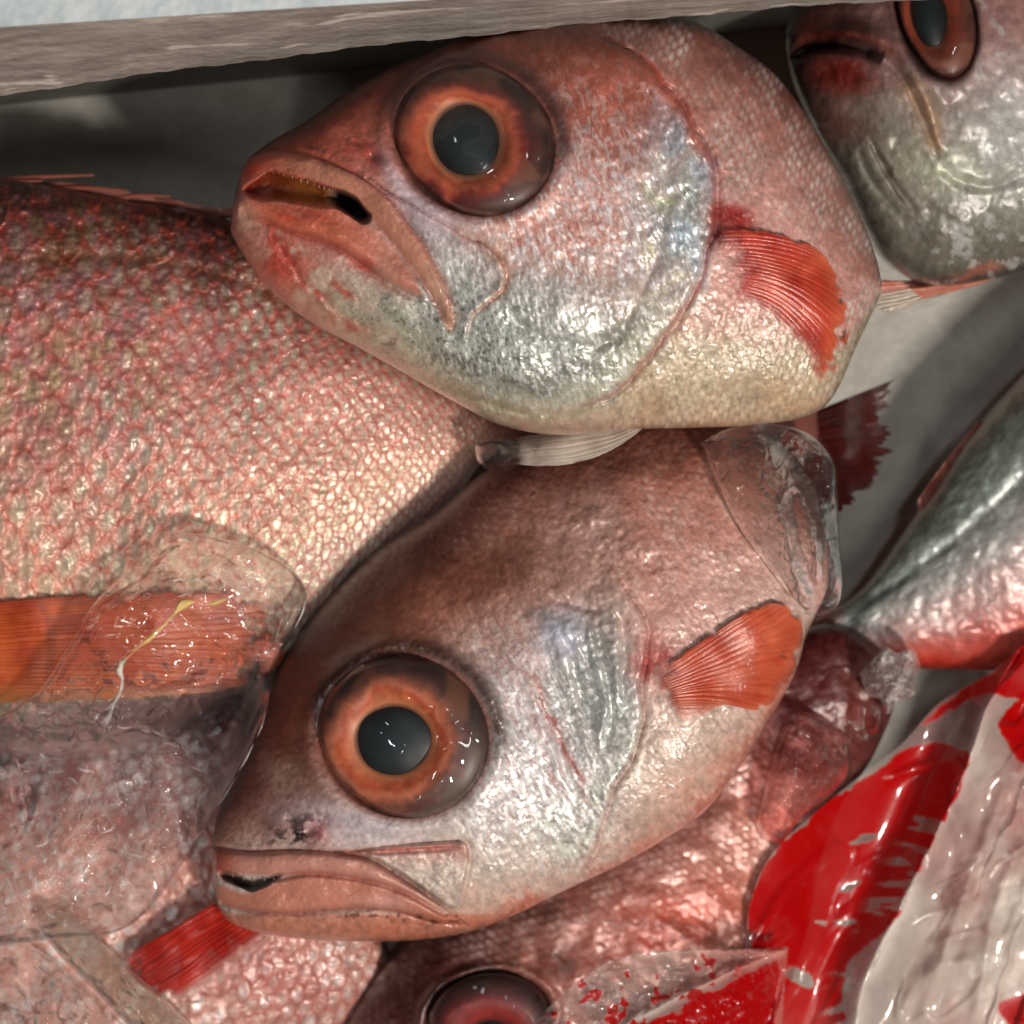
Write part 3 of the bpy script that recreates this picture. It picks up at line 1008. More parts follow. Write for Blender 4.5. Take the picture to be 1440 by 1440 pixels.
def paint1(X, Y, S, T):
    Xw, Yw = X + 10 * fbm(X, Y, 45, 1, 3), Y + 10 * fbm(X, Y, 45, 2, 3)
    nz = fbm(X, Y, 50, 24, 4)
    fine = fbm(X, Y, 7, 25, 3)
    streak = aniso(X + 6 * fbm(X, Y, 20, 27, 2), Y, 80, 15, 5, 26)
    q = S + 0.10 * nz
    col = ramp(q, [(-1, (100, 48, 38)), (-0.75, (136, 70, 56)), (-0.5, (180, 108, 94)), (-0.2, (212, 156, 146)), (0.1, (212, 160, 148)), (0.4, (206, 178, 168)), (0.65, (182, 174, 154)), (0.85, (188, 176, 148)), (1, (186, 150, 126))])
    # forehead behind the eye: warm orange-red
    col = mix(col, (176, 88, 62), blob(Xw, Yw, 850, 140, 110, 50, 20) * 0.55)
    # cheek: pink violet streaks over silver
    cheek = blob(Xw, Yw, 810, 300, 150, 170, 0, 1.6)
    col = mix(col, (226, 208, 208), cheek * sm(-0.1, 0.7, streak) * 0.7)
    col = mix(col, (186, 100, 88), cheek * sm(0.2, 0.9, -streak + 0.3 * nz) * 0.6)
    col = mix(col, (206, 190, 204), blob(Xw, Yw, 600, 310, 70, 26, 40) * 0.8)
    # silvery grey lower cheek with black specks
    sil = blob(Xw, Yw, 740, 470, 170, 85, 12, 1.4)
    col = mix(col, (188, 194, 186), sil * 0.85)
    col = mix(col, (208, 212, 206), sil * sm(0.2, 0.8, aniso(X, Y, -50, 40, 6, 28)) * 0.9)
    col = mix(col, (184, 190, 184), blob(Xw, Yw, 640, 390, 44, 70, -30) * 0.7)
    # pearly gill cover
    pearl = blob(Xw, Yw, 950, 290, 62, 150, 8, 1.6)
    hue = fbm(X, Y, 38, 29, 2)
    pc = ramp(hue, [(-0.7, (190, 214, 226)), (-0.2, (206, 214, 204)), (0.2, (222, 214, 214)), (0.7, (214, 220, 190))])
    col = col * (1 - (pearl * 0.85)[..., None]) + pc * (pearl * 0.85)[..., None]
    col = mix(col, (176, 206, 226), blob(Xw, Yw, 962, 330, 32, 28) * 0.7)
    col = mix(col, (150, 160, 140), blob(Xw, Yw, 968, 285, 14, 16) * 0.7)
    # lower cover and belly: olive silver, dark smudges
    col = mix(col, (198, 194, 170), blob(Xw, Yw, 980, 500, 150, 70, -10) * 0.8)
    for cx, cy, rx, ry, r in [(800, 528, 60, 14, -12), (870, 470, 22, 34, 30), (745, 545, 40, 10, 10), (640, 500, 60, 9, 20), (565, 455, 30, 8, 40), (595, 330, 12, 30, -30)]:
        col = mix(col, (86, 82, 76), blob(Xw, Yw, cx, cy, rx, ry, r) * (0.55 + 0.4 * fine))
    speck = sm(0.38, 0.7, fbm(X, Y, 4, 31, 2) + 0.3 * fbm(X, Y, 30, 32, 2)) * (blob(X, Y, 600, 450, 160, 90, 25, 1.5) + 0.5 * sil)
    col = mix(col, (84, 76, 70), speck * 0.55)
    fl = sm(0.40, 0.62, aniso(X, Y, 74, 9, 3, 35, 2)) * np.clip(blob(Xw, Yw, 800, 380, 210, 190, 0, 2) + 0.6 * pearl, 0, 1)
    col = mix(col, (246, 240, 240), fl * 0.8)
    # jaws
    jaw = sm(560, 430, X + 0.45 * (Y - 300)) * sm(-0.95, -0.5, S)
    col = mix(col, (194, 92, 72), jaw * 0.75)
    dt, st, _ = seg_dist(X, Y, MAXTOP1)
    dl, sl, tl = seg_dist(X, Y, MAXLOW1)
    strap = inpoly(X, Y, [(338, 245), (352, 224), (392, 215), (436, 222), (487, 242), (533, 269), (572, 313), (600, 353), (625, 401), (638, 450), (630, 463), (612, 425), (588, 389), (553, 342), (518, 300), (478, 268), (420, 246), (380, 236), (350, 252)], 5, True)[0]
    col = mix(col, (206, 138, 112), strap * 0.9)
    col = mix(col, (196, 84, 58), strap * sm(450, 350, X) * 0.9)
    col = mix(col, (198, 160, 138), strap * sm(575, 625, X) * 0.6)
    lip = inpoly(X, Y, [(345, 284), (372, 282), (397, 285), (430, 289), (470, 294), (510, 314), (545, 345), (575, 382), (590, 415), (560, 402), (510, 374), (470, 347), (420, 329), (378, 314), (348, 300)], 6)[0]
    col = mix(col, (212, 112, 82), lip * 0.95)
    col = mix(col, (206, 140, 122), lip * sm(450, 560, X) * 0.8)
    chin = blob(Xw, Yw, 345, 308, 24, 22)
    col = mix(col, (206, 170, 146), chin * 0.7)
    for cx, cy, rx, ry, r in [(395, 372, 26, 40, -50), (486, 458, 34, 11, 32), (505, 372, 40, 14, 28), (420, 300, 40, 10, 12), (390, 340, 20, 12, 40), (350, 235, 22, 12, -30), (478, 405, 30, 9, 35), (520, 222, 34, 16, 15), (440, 410, 22, 10, 45)]:
        col = mix(col, (184, 52, 36), blob(Xw, Yw, cx, cy, rx, ry, r) * 0.75)
    pale = sm(0.15, 0.6, fbm(X, Y, 30, 33, 3)) * blob(X, Y, 470, 400, 120, 60, 40, 1.4)
    col = mix(col, (202, 176, 158), pale * 0.8)
    # mouth inside
    mo, msd = inpoly(X + 3 * fbm(X, Y, 40, 1, 2), Y, MOUTH1, 4)
    inside = ramp(X, [(340, (110, 26, 14)), (390, (122, 50, 22)), (430, (140, 78, 30)), (458, (120, 62, 26)), (466, (150, 112, 90)), (472, (130, 92, 74)), (476, (6, 4, 3)), (520, (5, 3, 2))])
    col = col * (1 - mo[..., None]) + inside * mo[..., None]
    # creases
    for w, k, pts, c in [(4.5, 0.5, MAXTOP1, (160, 76, 60)), (4, 0.45, MAXLOW1, (150, 66, 52)), (4, 0.5, PRE1, (176, 96, 78)), (5, 0.55, LIPLOW1, (150, 60, 46)),
                         (5, 0.6, OPE1, (168, 70, 60)), (5, 0.5, [(560, 522), (640, 550), (720, 577), (790, 587), (860, 562)], (150, 140, 100))]:
        col = mix(col, c, stroke(Xw * 0.4 + X * 0.6, Yw * 0.4 + Y * 0.6, pts, w) * k)
    col = mix(col, (226, 190, 170), stroke(X, Y, [(p[0] + 4, p[1] - 4) for p in PRE1], 4) * 0.5)
    col = mix(col, (196, 150, 116), stroke(X, Y, PRE1[6:11], 11) * 0.35)
    col = mix(col, (70, 40, 34), blob(X, Y, 527, 221, 9, 7) * 0.8 + stroke(Xw, Yw, [(425, 200), (440, 205), (455, 214)], 4) * 0.5 + stroke(Xw, Yw, [(470, 192), (500, 186), (520, 190)], 3) * 0.4)
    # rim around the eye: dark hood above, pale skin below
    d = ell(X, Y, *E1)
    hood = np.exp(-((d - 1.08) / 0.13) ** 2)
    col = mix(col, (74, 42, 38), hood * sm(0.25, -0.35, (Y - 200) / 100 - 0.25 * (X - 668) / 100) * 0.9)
    col = mix(col, (216, 196, 204), np.exp(-((d - 1.13) / 0.1) ** 2) * blob(X, Y, 585, 275, 70, 40, 40) * 0.9)
    col = mix(col, (140, 84, 72), sm(1.04, 0.99, d) * 0.7)
    # scales of the flank
    a = math.radians(14)
    u = (X * math.cos(a) + Y * math.sin(a)) / 15
    v = (-X * math.sin(a) + Y * math.cos(a)) / 17
    h, e, rid, lv = scales(u + 0.2 * fbm(X, Y, 70, 8, 3), v + 0.2 * fbm(X, Y, 70, 9, 3), 11)
    do, so, _ = seg_dist(Xw, Yw, OPE1)
    reg = np.clip((so < 0) * sm(2, 12, do) * sm(830, 890, X), 0, 1)
    flank = ramp(q, [(-1, (136, 80, 70)), (-0.6, (182, 120, 108)), (-0.2, (214, 158, 148)), (0.3, (208, 152, 138)), (0.6, (192, 172, 146)), (1, (184, 150, 118))])
    col = col * (1 - reg[..., None]) + flank * reg[..., None]
    hl = np.exp(-((h - 0.79) / 0.14) ** 2) * np.exp(-(lv / 0.48) ** 2) * np.clip(0.5 + 0.6 * fbm(X, Y, 34, 48, 3), 0.05, 1)
    col = mix(col, (228, 208, 202), reg * hl * (0.6 + 0.7 * rid))
    col = mix(col, (176, 84, 66), reg * sm(0.68, 0.5, h) * 0.4 * np.clip(0.6 + fbm(X, Y, 40, 49, 2), 0, 1.2))
    bel = reg * sm(0.35, 0.7, q)
    col = mix(col, (214, 206, 160), bel * hl * 0.7)
    col = mix(col, (110, 104, 84), bel * sm(0.66, 0.5, h) * 0.45)
    # blood-red root of the fin and ridge line
    col = mix(col, (158, 22, 16), blob(Xw, Yw, 1030, 312, 36, 32, 30, 1.6) * 0.95)
    col = mix(col, (96, 6, 8), blob(Xw, Yw, 1008, 336, 16, 12, 20) * 0.9)
    col = mix(col, (196, 88, 68), stroke(Xw, Yw, [(905, 92), (950, 130), (975, 180), (1000, 240)], 14) * 0.6)
    col = mix(col, (200, 70, 56), blob(Xw, Yw, 960, 604, 60, 8) * 0.6)
    col = col * (1 + 0.20 * fine[..., None] * sm(0, 1, 1 - strap - lip)[..., None] + 0.08 * nz[..., None])
    met = np.clip(0.08 + 0.35 * cheek * sm(0, 0.6, streak) + 0.4 * sil + 0.5 * pearl + 0.3 * reg * hl, 0, 0.65) * (1 - strap) * (1 - lip) * (1 - mo) * (1 - jaw)
    rgh = np.clip(0.42 - 0.12 * pearl - 0.1 * sil + 0.12 * fine + 0.15 * sm(-0.6, -1, S), 0.18, 0.8)
    return col, met, rgh


R1 = [((325, 300), (325, 312)), ((333, 264), (325, 328)), ((347, 226), (338, 352)), ((385, 196), (362, 388)), ((430, 170), (400, 426)), ((500, 122), (445, 458)), ((570, 84), (502, 488)),
      ((650, 47), (572, 527)), ((740, 21), (640, 566)), ((830, 12), (710, 600)), ((902, 12), (790, 612)), ((972, 28), (890, 604)), ((1030, 60), (975, 602)),
      ((1090, 104), (1050, 599)), ((1140, 172), (1119, 590)), ((1185, 252), (1157, 574)), ((1215, 315), (1182, 540)), ((1232, 362), (1205, 487)), ((1239, 392), (1232, 430)), ((1240, 406), (1239, 414))]
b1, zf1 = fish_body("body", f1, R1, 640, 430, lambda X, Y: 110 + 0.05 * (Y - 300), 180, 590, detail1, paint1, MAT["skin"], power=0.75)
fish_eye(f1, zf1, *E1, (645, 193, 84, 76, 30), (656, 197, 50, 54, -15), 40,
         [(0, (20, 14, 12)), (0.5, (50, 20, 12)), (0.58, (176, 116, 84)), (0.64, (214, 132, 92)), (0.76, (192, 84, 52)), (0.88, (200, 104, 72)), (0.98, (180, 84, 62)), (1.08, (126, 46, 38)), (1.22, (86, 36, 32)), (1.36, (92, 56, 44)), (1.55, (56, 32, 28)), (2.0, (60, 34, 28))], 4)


def fin1(col, X, Y, u, v):
    col = mix(col, (206, 70, 62), sm(0.5, 0.0, u) * 0.6)
    col = mix(col, (206, 84, 72), sm(0.65, 1.0, v) * sm(0.6, 0, u) * 0.8)
    col = mix(col, (222, 122, 80), sm(0.75, 1, u) * 0.5)
    return col


fin("pectoral_fin", f1, zf1, [(1012, 322), (1014, 350), (1018, 385), (1030, 424)], [(1150, 350), (1180, 385), (1197, 425), (1194, 470), (1180, 515), (1160, 560)], 20, (182, 44, 28), (222, 92, 64),
    lift=(7, 10), mid=[(1085, 326), (1104, 366), (1110, 415), (1098, 455)], seed=21, rowmix=fin1, nu=110, nv=120, ray_amp=1.0, fade=(0.3, 0.08, 0.05, 0.2))
tail_stalk("tail_stalk", f1, [(1040, 440, 30), (1070, 500, -60), (1100, 560, -150), (1126, 625, -210)], [110, 90, 60, 34], MAT["skin"])


def ztail(X, Y):
    return -235 + 0.45 * (X - 1150) + 6 * fbm(X, Y, 60, 7, 2)


fin("tail_fin", f1, zf1, [(1128, 585), (1135, 620), (1130, 655), (1120, 690)], [(1246, 538), (1244, 580), (1240, 640), (1180, 720)], 14, (44, 8, 6), (84, 20, 15), flat=ztail, rag=0.28, seed=31, nu=60, nv=110, ray_amp=1.0, fade=(0, 0.1, 0, 0))


def fin1p(col, X, Y, u, v):
    col = mix(col, (206, 190, 176), sm(0.2, 0.7, v) * 0.9)
    return mix(col, (70, 56, 50), sm(0.4, 0.0, v) * 0.75)


fin("pelvic_fin", f1, zf1, [(915, 577), (921, 582), (915, 592), (900, 606)], [(700, 618), (700, 626), (706, 638), (722, 652)], 7, (140, 116, 104), (206, 188, 170),
    mid=[(835, 596), (835, 608), (832, 630), (818, 649)], flat=lambda X, Y: 116 - 0.28 * (915 - X) + 0 * Y, seed=41, rowmix=fin1p, lift=(4, 4), ray_amp=1.2, nu=80, nv=60, fade=(0.1, 0.25, 0.1, 0.05))
teeth(f1, [(380, 240), (410, 247), (440, 258), (466, 268)], 15, 6, (0.1, 1), lambda x, y: zat(x, y - 8, zf1) - 4, 1)

# ================================================================== lower fish (whole head, mouth closed)
f2 = root("fish", "lower middle fish with nearly closed pink mouth and large dull black pupil", "fish", group=FG)
E2 = (568, 1037, 124, 117, 20)
MOUTH2 = [(310, 1229), (328, 1231), (350, 1237), (372, 1234), (396, 1231), (384, 1238), (364, 1245), (346, 1249), (328, 1245), (314, 1238)]
LIPSPLIT2 = [(388, 1236), (430, 1229), (480, 1232), (530, 1242), (570, 1256), (600, 1272), (625, 1286)]
MAXTOP2 = [(302, 1192), (350, 1198), (400, 1196), (450, 1197), (500, 1203), (530, 1214), (560, 1232), (590, 1252), (615, 1270), (640, 1288)]
PLATE2 = [(468, 1200), (520, 1193), (580, 1187), (640, 1183), (656, 1186), (661, 1205), (655, 1240), (645, 1275), (628, 1276), (600, 1255), (560, 1228), (520, 1207)]
OPE2 = [(880, 830), (904, 870), (908, 925), (900, 965), (906, 1000), (900, 1040), (880, 1080), (862, 1110), (850, 1150), (838, 1190), (815, 1230)]
LOWLIP2 = [(312, 1270), (360, 1282), (420, 1284), (500, 1278), (560, 1282), (610, 1296), (660, 1300)]


def sc2(X, Y):
    a = math.radians(-35)
    u = (X * math.cos(a) + Y * math.sin(a)) / 17
    v = (-X * math.sin(a) + Y * math.cos(a)) / 18
    return scales(u + 0.2 * fbm(X, Y, 80, 8, 3), v + 0.2 * fbm(X, Y, 80, 9, 3), 13)


def reg2(X, Y):
    do, so, _ = seg_dist(X + 4 * fbm(X, Y, 40, 61, 2), Y, OPE2)
    back = sm(20, -60, (Y - 800) + 0.62 * (X - 800) * -1 + 40)  # nape above the head
    body = (so < 0) * sm(2, 14, do) * sm(780, 840, X)
    nape = sm(0, 70, -((Y - 830) + 0.25 * (X - 560))) * sm(480, 620, X)
    return np.clip(np.maximum(body, nape), 0, 1), do, so


def detail2(X, Y, S, T):
    Xw, Yw = X + 4 * fbm(X, Y, 40, 1, 2), Y + 4 * fbm(X, Y, 40, 2, 2)
    z = 7 * fbm(X, Y, 100, 63, 3)
    mo, msd = inpoly(Xw, Yw, MOUTH2, 4)
    z -= 34 * sm(-5, 11, msd)
    ds, ss, _ = seg_dist(X, Y, LIPSPLIT2)
    z -= 11 * np.exp(-(ds / 4.5) ** 2)
    dt, st, _ = seg_dist(X, Y, MAXTOP2)
    z += 11 * np.exp(-((dt - 16) / 16) ** 2) * (st > 0) - 7 * np.exp(-(dt / 4) ** 2)
    pl, psd = inpoly(X, Y, PLATE2, 4)
    z += 9 * sm(-2, 5, psd) - 5 * np.exp(-(psd / 3) ** 2)
    z -= 6 * stroke(X, Y, [(470, 1200), (540, 1198), (650, 1192)], 4)
    dl, sl, _ = seg_dist(X, Y, LOWLIP2)
    z -= 7 * np.exp(-(dl / 5) ** 2)
    z += 7 * blob(X, Y, 535, 1268, 44, 12, 5)
    reg, do, so = reg2(X, Y)
    ks = sm(770, 850, X)
    z += (12 * np.exp(-(do / 40)) * (so > 0) - 7 * np.exp(-(do / 5) ** 2)) * ks
    # folds of the cover
    for pts in ([(740, 940), (765, 980), (780, 1030), (800, 1090), (822, 1122)], [(790, 880), (810, 950), (830, 1020), (845, 1080)], [(835, 870), (850, 940), (860, 1000), (850, 1060)], [(868, 850), (880, 930), (876, 990)]):
        z -= 6 * stroke(Xw, Yw, pts, 6) - 4 * stroke(Xw + 9, Yw, pts, 8)
    z -= 6 * stroke(Xw, Yw, [(770, 840), (830, 852), (880, 880)], 7)
    patch = blob(X, Y, 820, 890, 60, 60, 0, 1.4)
    z += patch * 5 * fbm(X, Y, 24, 65, 3)
    patch = blob(X, Y, 860, 770, 100, 60, 20, 1.4)
    z += patch * 4 * fbm(X, Y, 22, 66, 3)
    d = ell(X, Y, *E2)
    z += 8 * np.exp(-((d - 1.1) / 0.1) ** 2) - 24 * sm(0.98, 0.88, d)
    z += 14 * blob(X, Y, 500, 935, 90, 22, -38)
    z -= 12 * blob(X, Y, 434, 1168, 12, 8, -30) + 9 * blob(X, Y, 412, 1150, 9, 7)
    h, e, rid, lv = sc2(X, Y)
    z += reg * (1.8 * (h - 0.4) + 0.8 * (rid - 0.5))
    cheek = sm(1.1, 1.3, d) * (1 - reg) * sm(560, 660, X) * (1 - pl)
    z += cheek * (0.9 * aniso(X, Y, 62, 18, 5, 67) + 0.5 * fbm(X, Y, 11, 68, 3))
    z += 0.6 * fbm(X, Y, 6, 69, 2)
    return z


def paint2(X, Y, S, T):
    Xw, Yw = X + 10 * fbm(X, Y, 45, 71, 3), Y + 10 * fbm(X, Y, 45, 72, 3)
    nz = fbm(X, Y, 50, 74, 4)
    fine = fbm(X, Y, 7, 75, 3)
    streak = aniso(X, Y, 62, 26, 4, 76)
    q = S + 0.09 * nz
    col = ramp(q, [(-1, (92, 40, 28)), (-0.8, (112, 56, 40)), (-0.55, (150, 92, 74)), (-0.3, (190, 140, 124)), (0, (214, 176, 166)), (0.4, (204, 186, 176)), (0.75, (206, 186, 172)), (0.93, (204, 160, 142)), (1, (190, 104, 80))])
    # snout and brow: dark russet
    sn = blob(Xw, Yw, 390, 1080, 90, 120, 30, 1.6)
    col = mix(col, (96, 42, 28), sn * 0.85)
    col = mix(col, (58, 28, 20), sm(-0.55, -0.95, S) * sm(760, 560, X) * 0.85)  # dark back pigment, deepened at the brow edge to stand for shade
    col = mix(col, (150, 120, 106), blob(Xw, Yw, 400, 1090, 26, 26) * 0.7)
    col = mix(col, (66, 40, 26), blob(Xw, Yw, 740, 790, 60, 40, -20) * 0.4)
    # cheek: silvery with pink
    cheek = blob(Xw, Yw, 740, 1060, 120, 150, -20, 1.6)
    col = mix(col, (216, 208, 210), cheek * 0.6)
    col = mix(col, (236, 232, 232), cheek * sm(0.1, 0.7, streak) * 0.8)
    col = mix(col, (188, 126, 122), cheek * sm(0.15, 0.8, -streak + 0.3 * nz) * 0.5)
    col = mix(col, (200, 188, 196), blob(Xw, Yw, 500, 1160, 90, 26, 10) * 0.85)
    # grey gill cover with pale violet window
    cover = blob(Xw, Yw, 840, 960, 66, 110, -8, 1.6)
    col = mix(col, (168, 176, 172), cover * 0.85)
    col = mix(col, (206, 196, 192), cover * sm(0, 0.6, aniso(X, Y, 72, 60, 9, 77)) * 0.6)
    col = mix(col, (206, 208, 226), blob(Xw, Yw, 790, 890, 30, 36) * 0.9)
    col = mix(col, (84, 92, 92), blob(Xw, Yw, 835, 890, 20, 12) * 0.6 + blob(Xw, Yw, 760, 868, 30, 14, 20) * 0.5)
    col = mix(col, (172, 70, 58), stroke(Xw, Yw, [(750, 950), (770, 990), (786, 1040), (806, 1090), (825, 1122)], 6) * 0.75)
    col = mix(col, (228, 176, 168), stroke(Xw, Yw, [(880, 850), (902, 900), (896, 950)], 12) * 0.7)
    # white-yellow sparkling patch low on the cover
    wh = blob(Xw, Yw, 800, 1165, 50, 40, 0) + blob(Xw, Yw, 925, 1030, 26, 22) + stroke(Xw, Yw, [(905, 1030), (870, 1080), (820, 1130)], 16)
    col = mix(col, (222, 226, 212), wh * (0.6 + 0.5 * fine))
    col = mix(col, (110, 110, 104), sm(0.35, 0.6, fbm(X, Y, 7, 78, 2)) * blob(X, Y, 860, 1130, 130, 80, -30, 1.5) * 0.5)
    fl = sm(0.40, 0.62, aniso(X, Y, 60, 9, 3, 85, 2)) * np.clip(blob(Xw, Yw, 760, 1060, 160, 170, 0, 2), 0, 1)
    col = mix(col, (246, 242, 240), fl * 0.8)
    # nape patch
    col = mix(col, (206, 168, 160), blob(Xw, Yw, 880, 765, 120, 62, 15) * 0.6)
    reg, do, so = reg2(X, Y)
    h, e, rid, lv = sc2(X, Y)
    hl = np.exp(-((h - 0.79) / 0.14) ** 2) * np.exp(-(lv / 0.48) ** 2) * np.clip(0.5 + 0.6 * fbm(X, Y, 34, 48, 3), 0.05, 1)
    fl = ramp(q, [(-1, (122, 66, 52)), (-0.6, (166, 102, 86)), (-0.2, (206, 142, 128)), (0.2, (214, 162, 150)), (0.6, (210, 184, 168)), (1, (196, 130, 110))])
    right = reg * sm(840, 920, X)
    col = col * (1 - right[..., None] * 0.8) + fl * right[..., None] * 0.8
    col = mix(col, (222, 196, 186), reg * hl * (0.3 + 0.6 * rid) * sm(-1, -0.3, q))
    col = mix(col, (120, 56, 42), reg * sm(0.68, 0.5, h) * 0.35 * np.clip(0.6 + fbm(X, Y, 40, 49, 2), 0, 1.2))
    # jaws
    pl, psd = inpoly(X, Y, PLATE2, 4)
    col = mix(col, (200, 176, 166), pl * 0.85)
    col = mix(col, (206, 140, 128), pl * sm(1225, 1190, Y) * 0.7)
    col = mix(col, (94, 88, 84), stroke(X, Y, [(520, 1215), (570, 1240), (625, 1274)], 9) * 0.6)
    col = mix(col, (228, 216, 196), pl * sm(0.1, 0.6, aniso(X, Y, 60, 12, 4, 79)) * 0.6)
    up = inpoly(X, Y, [(300, 1194), (350, 1199), (400, 1197), (450, 1198), (500, 1204), (530, 1215), (560, 1233), (590, 1253), (640, 1290), (655, 1300), (620, 1290), (570, 1258), (530, 1244), (480, 1234), (430, 1231), (395, 1232), (350, 1230), (305, 1226)], 4)[0]
    col = mix(col, (204, 140, 124), up * 0.95)
    col = mix(col, (176, 74, 52), up * sm(345, 305, X) * 0.9)
    col = mix(col, (200, 178, 156), up * sm(560, 640, X) * 0.7)
    lo = inpoly(X, Y, [(305, 1244), (345, 1256), (388, 1241), (430, 1232), (480, 1235), (530, 1245), (570, 1259), (610, 1280), (650, 1300), (600, 1296), (560, 1283), (500, 1279), (420, 1285), (360, 1283), (312, 1271)], 4)[0]
    col = mix(col, (202, 128, 106), lo * 0.95)
    chin = sm(0, 8, (Y - 1281)) * sm(760, 640, X)
    col = mix(col, (192, 112, 86), chin * 0.8)
    col = mix(col, (214, 156, 146), blob(X, Y, 540, 1268, 40, 10, 3) * 0.8)
    mo, msd = inpoly(X + 3 * fbm(X, Y, 40, 1, 2), Y, MOUTH2, 3)
    col = mix(col, (34, 12, 8), mo * 0.95)
    for w, k, pts, c in [(3, 0.7, LIPSPLIT2, (150, 62, 48)), (3.5, 0.6, LOWLIP2, (120, 44, 30)), (3, 0.55, MAXTOP2, (150, 70, 56)), (3, 0.8, [(470, 1199), (540, 1196), (650, 1190)], (176, 84, 74)), (5, 0.4, OPE2, (170, 90, 80))]:
        col = mix(col, c, stroke(X, Y, pts, w) * k)
    spots = sm(0.3, 0.55, fbm(X, Y, 8, 80, 3)) * (stroke(X, Y, [(440, 1286), (520, 1284), (600, 1294), (660, 1298)], 9) + blob(X, Y, 318, 1290, 16, 12))
    col = mix(col, (70, 26, 18), np.clip(spots, 0, 1) * 0.8)
    col = mix(col, (30, 14, 12), sm(0.0, 0.5, fbm(X, Y, 14, 81, 3)) * (blob(X, Y, 432, 1166, 34, 24, -30) + 0.7 * blob(X, Y, 380, 1178, 40, 16)) * 0.95)
    col = mix(col, (200, 90, 84), blob(Xw, Yw, 455, 1170, 22, 20) * 0.5)
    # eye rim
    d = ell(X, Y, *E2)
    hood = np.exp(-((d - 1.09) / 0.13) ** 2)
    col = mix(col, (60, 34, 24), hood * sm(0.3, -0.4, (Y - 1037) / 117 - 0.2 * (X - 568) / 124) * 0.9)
    col = mix(col, (140, 84, 72), sm(1.04, 0.99, d) * 0.7)
    # fin root
    col = mix(col, (170, 32, 26), blob(Xw, Yw, 925, 930, 24, 30, -30) * 0.8)
    col = mix(col, (196, 92, 82), stroke(Xw, Yw, [(1010, 1120), (960, 1180), (900, 1215)], 12) * 0.5)
    col = col * (1 + 0.2 * fine[..., None] * np.clip(1 - up - lo, 0, 1)[..., None] + 0.08 * nz[..., None])
    met = np.clip(0.06 + 0.4 * cheek * sm(0, 0.6, streak) + 0.35 * cover + 0.3 * wh + 0.25 * reg * hl + 0.3 * pl, 0, 0.6) * np.clip(1 - up - lo - mo, 0, 1)
    rgh = np.clip(0.42 - 0.1 * cover - 0.1 * cheek + 0.12 * fine + 0.18 * sm(-0.4, -0.9, S), 0.2, 0.8)
    return col, met, rgh


R2 = [((298, 1198), (299, 1214)), ((300, 1178), (301, 1255)), ((306, 1142), (313, 1288)), ((326, 1090), (345, 1307)), ((348, 1030), (400, 1318)), ((382, 962), (474, 1324)), ((424, 890), (571, 1323)),
      ((474, 828), (644, 1314)), ((536, 770), (717, 1290)), ((610, 722), (800, 1250)), ((680, 664), (870, 1217)), ((760, 615), (935, 1180)), ((840, 588), (994, 1138)),
      ((915, 572), (1046, 1070)), ((1000, 574), (1085, 1008)), ((1085, 612), (1112, 960)), ((1140, 672), (1125, 928)), ((1164, 750), (1132, 900)), ((1166, 815), (1140, 880)), ((1158, 845), (1146, 864))]


def zm2(X, Y):
    s = ((X - 760) * -0.62 + (Y - 960) * -0.78)  # towards the dorsal edge
    return -30 - 0.16 * s


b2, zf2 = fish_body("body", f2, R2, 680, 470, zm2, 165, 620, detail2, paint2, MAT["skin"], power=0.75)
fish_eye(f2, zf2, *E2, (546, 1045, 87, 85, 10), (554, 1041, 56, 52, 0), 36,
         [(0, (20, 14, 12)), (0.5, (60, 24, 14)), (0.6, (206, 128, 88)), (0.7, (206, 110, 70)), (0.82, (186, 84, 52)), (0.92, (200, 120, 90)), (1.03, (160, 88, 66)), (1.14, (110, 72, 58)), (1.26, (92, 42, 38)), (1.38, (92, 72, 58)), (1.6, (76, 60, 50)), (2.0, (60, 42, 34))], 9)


def fin2(col, X, Y, u, v):
    col = mix(col, (150, 34, 18), sm(0.35, 0.0, u) * 0.7)
    col = mix(col, (214, 128, 96), sm(0.6, 1.0, v) * 0.6)
    return mix(col, (214, 112, 78), sm(0.85, 1, u) * 0.5)


fin("pectoral_fin", f2, zf2, [(908, 955), (912, 965), (920, 978), (945, 1000)], [(1060, 852), (1092, 848), (1124, 855), (1127, 905), (1103, 970), (1065, 998), (1018, 992), (962, 1022)], 22, (190, 62, 34), (220, 106, 70),
    lift=(7, 10), mid=[(985, 902), (1000, 902), (1015, 912), (1020, 935), (1008, 968), (996, 985), (975, 992), (955, 1012)], seed=51, rowmix=fin2, nu=100, nv=130, ray_amp=1.1, fade=(0.28, 0.06, 0.06, 0.25))
teeth(f2, [(330, 1230), (352, 1237), (385, 1235)], 5, 6, (0.15, 1), lambda x, y: zat(x, y - 8, zf2) - 2, 2)
#--REST--
# ================================================================== fish at upper right (throat and jaw seen from below)
f4 = root("fish", "fish at upper right showing its throat, red jaw and narrow dark eye", "fish", group=FG)
E4 = (1317, 22, 54, 92, -15)


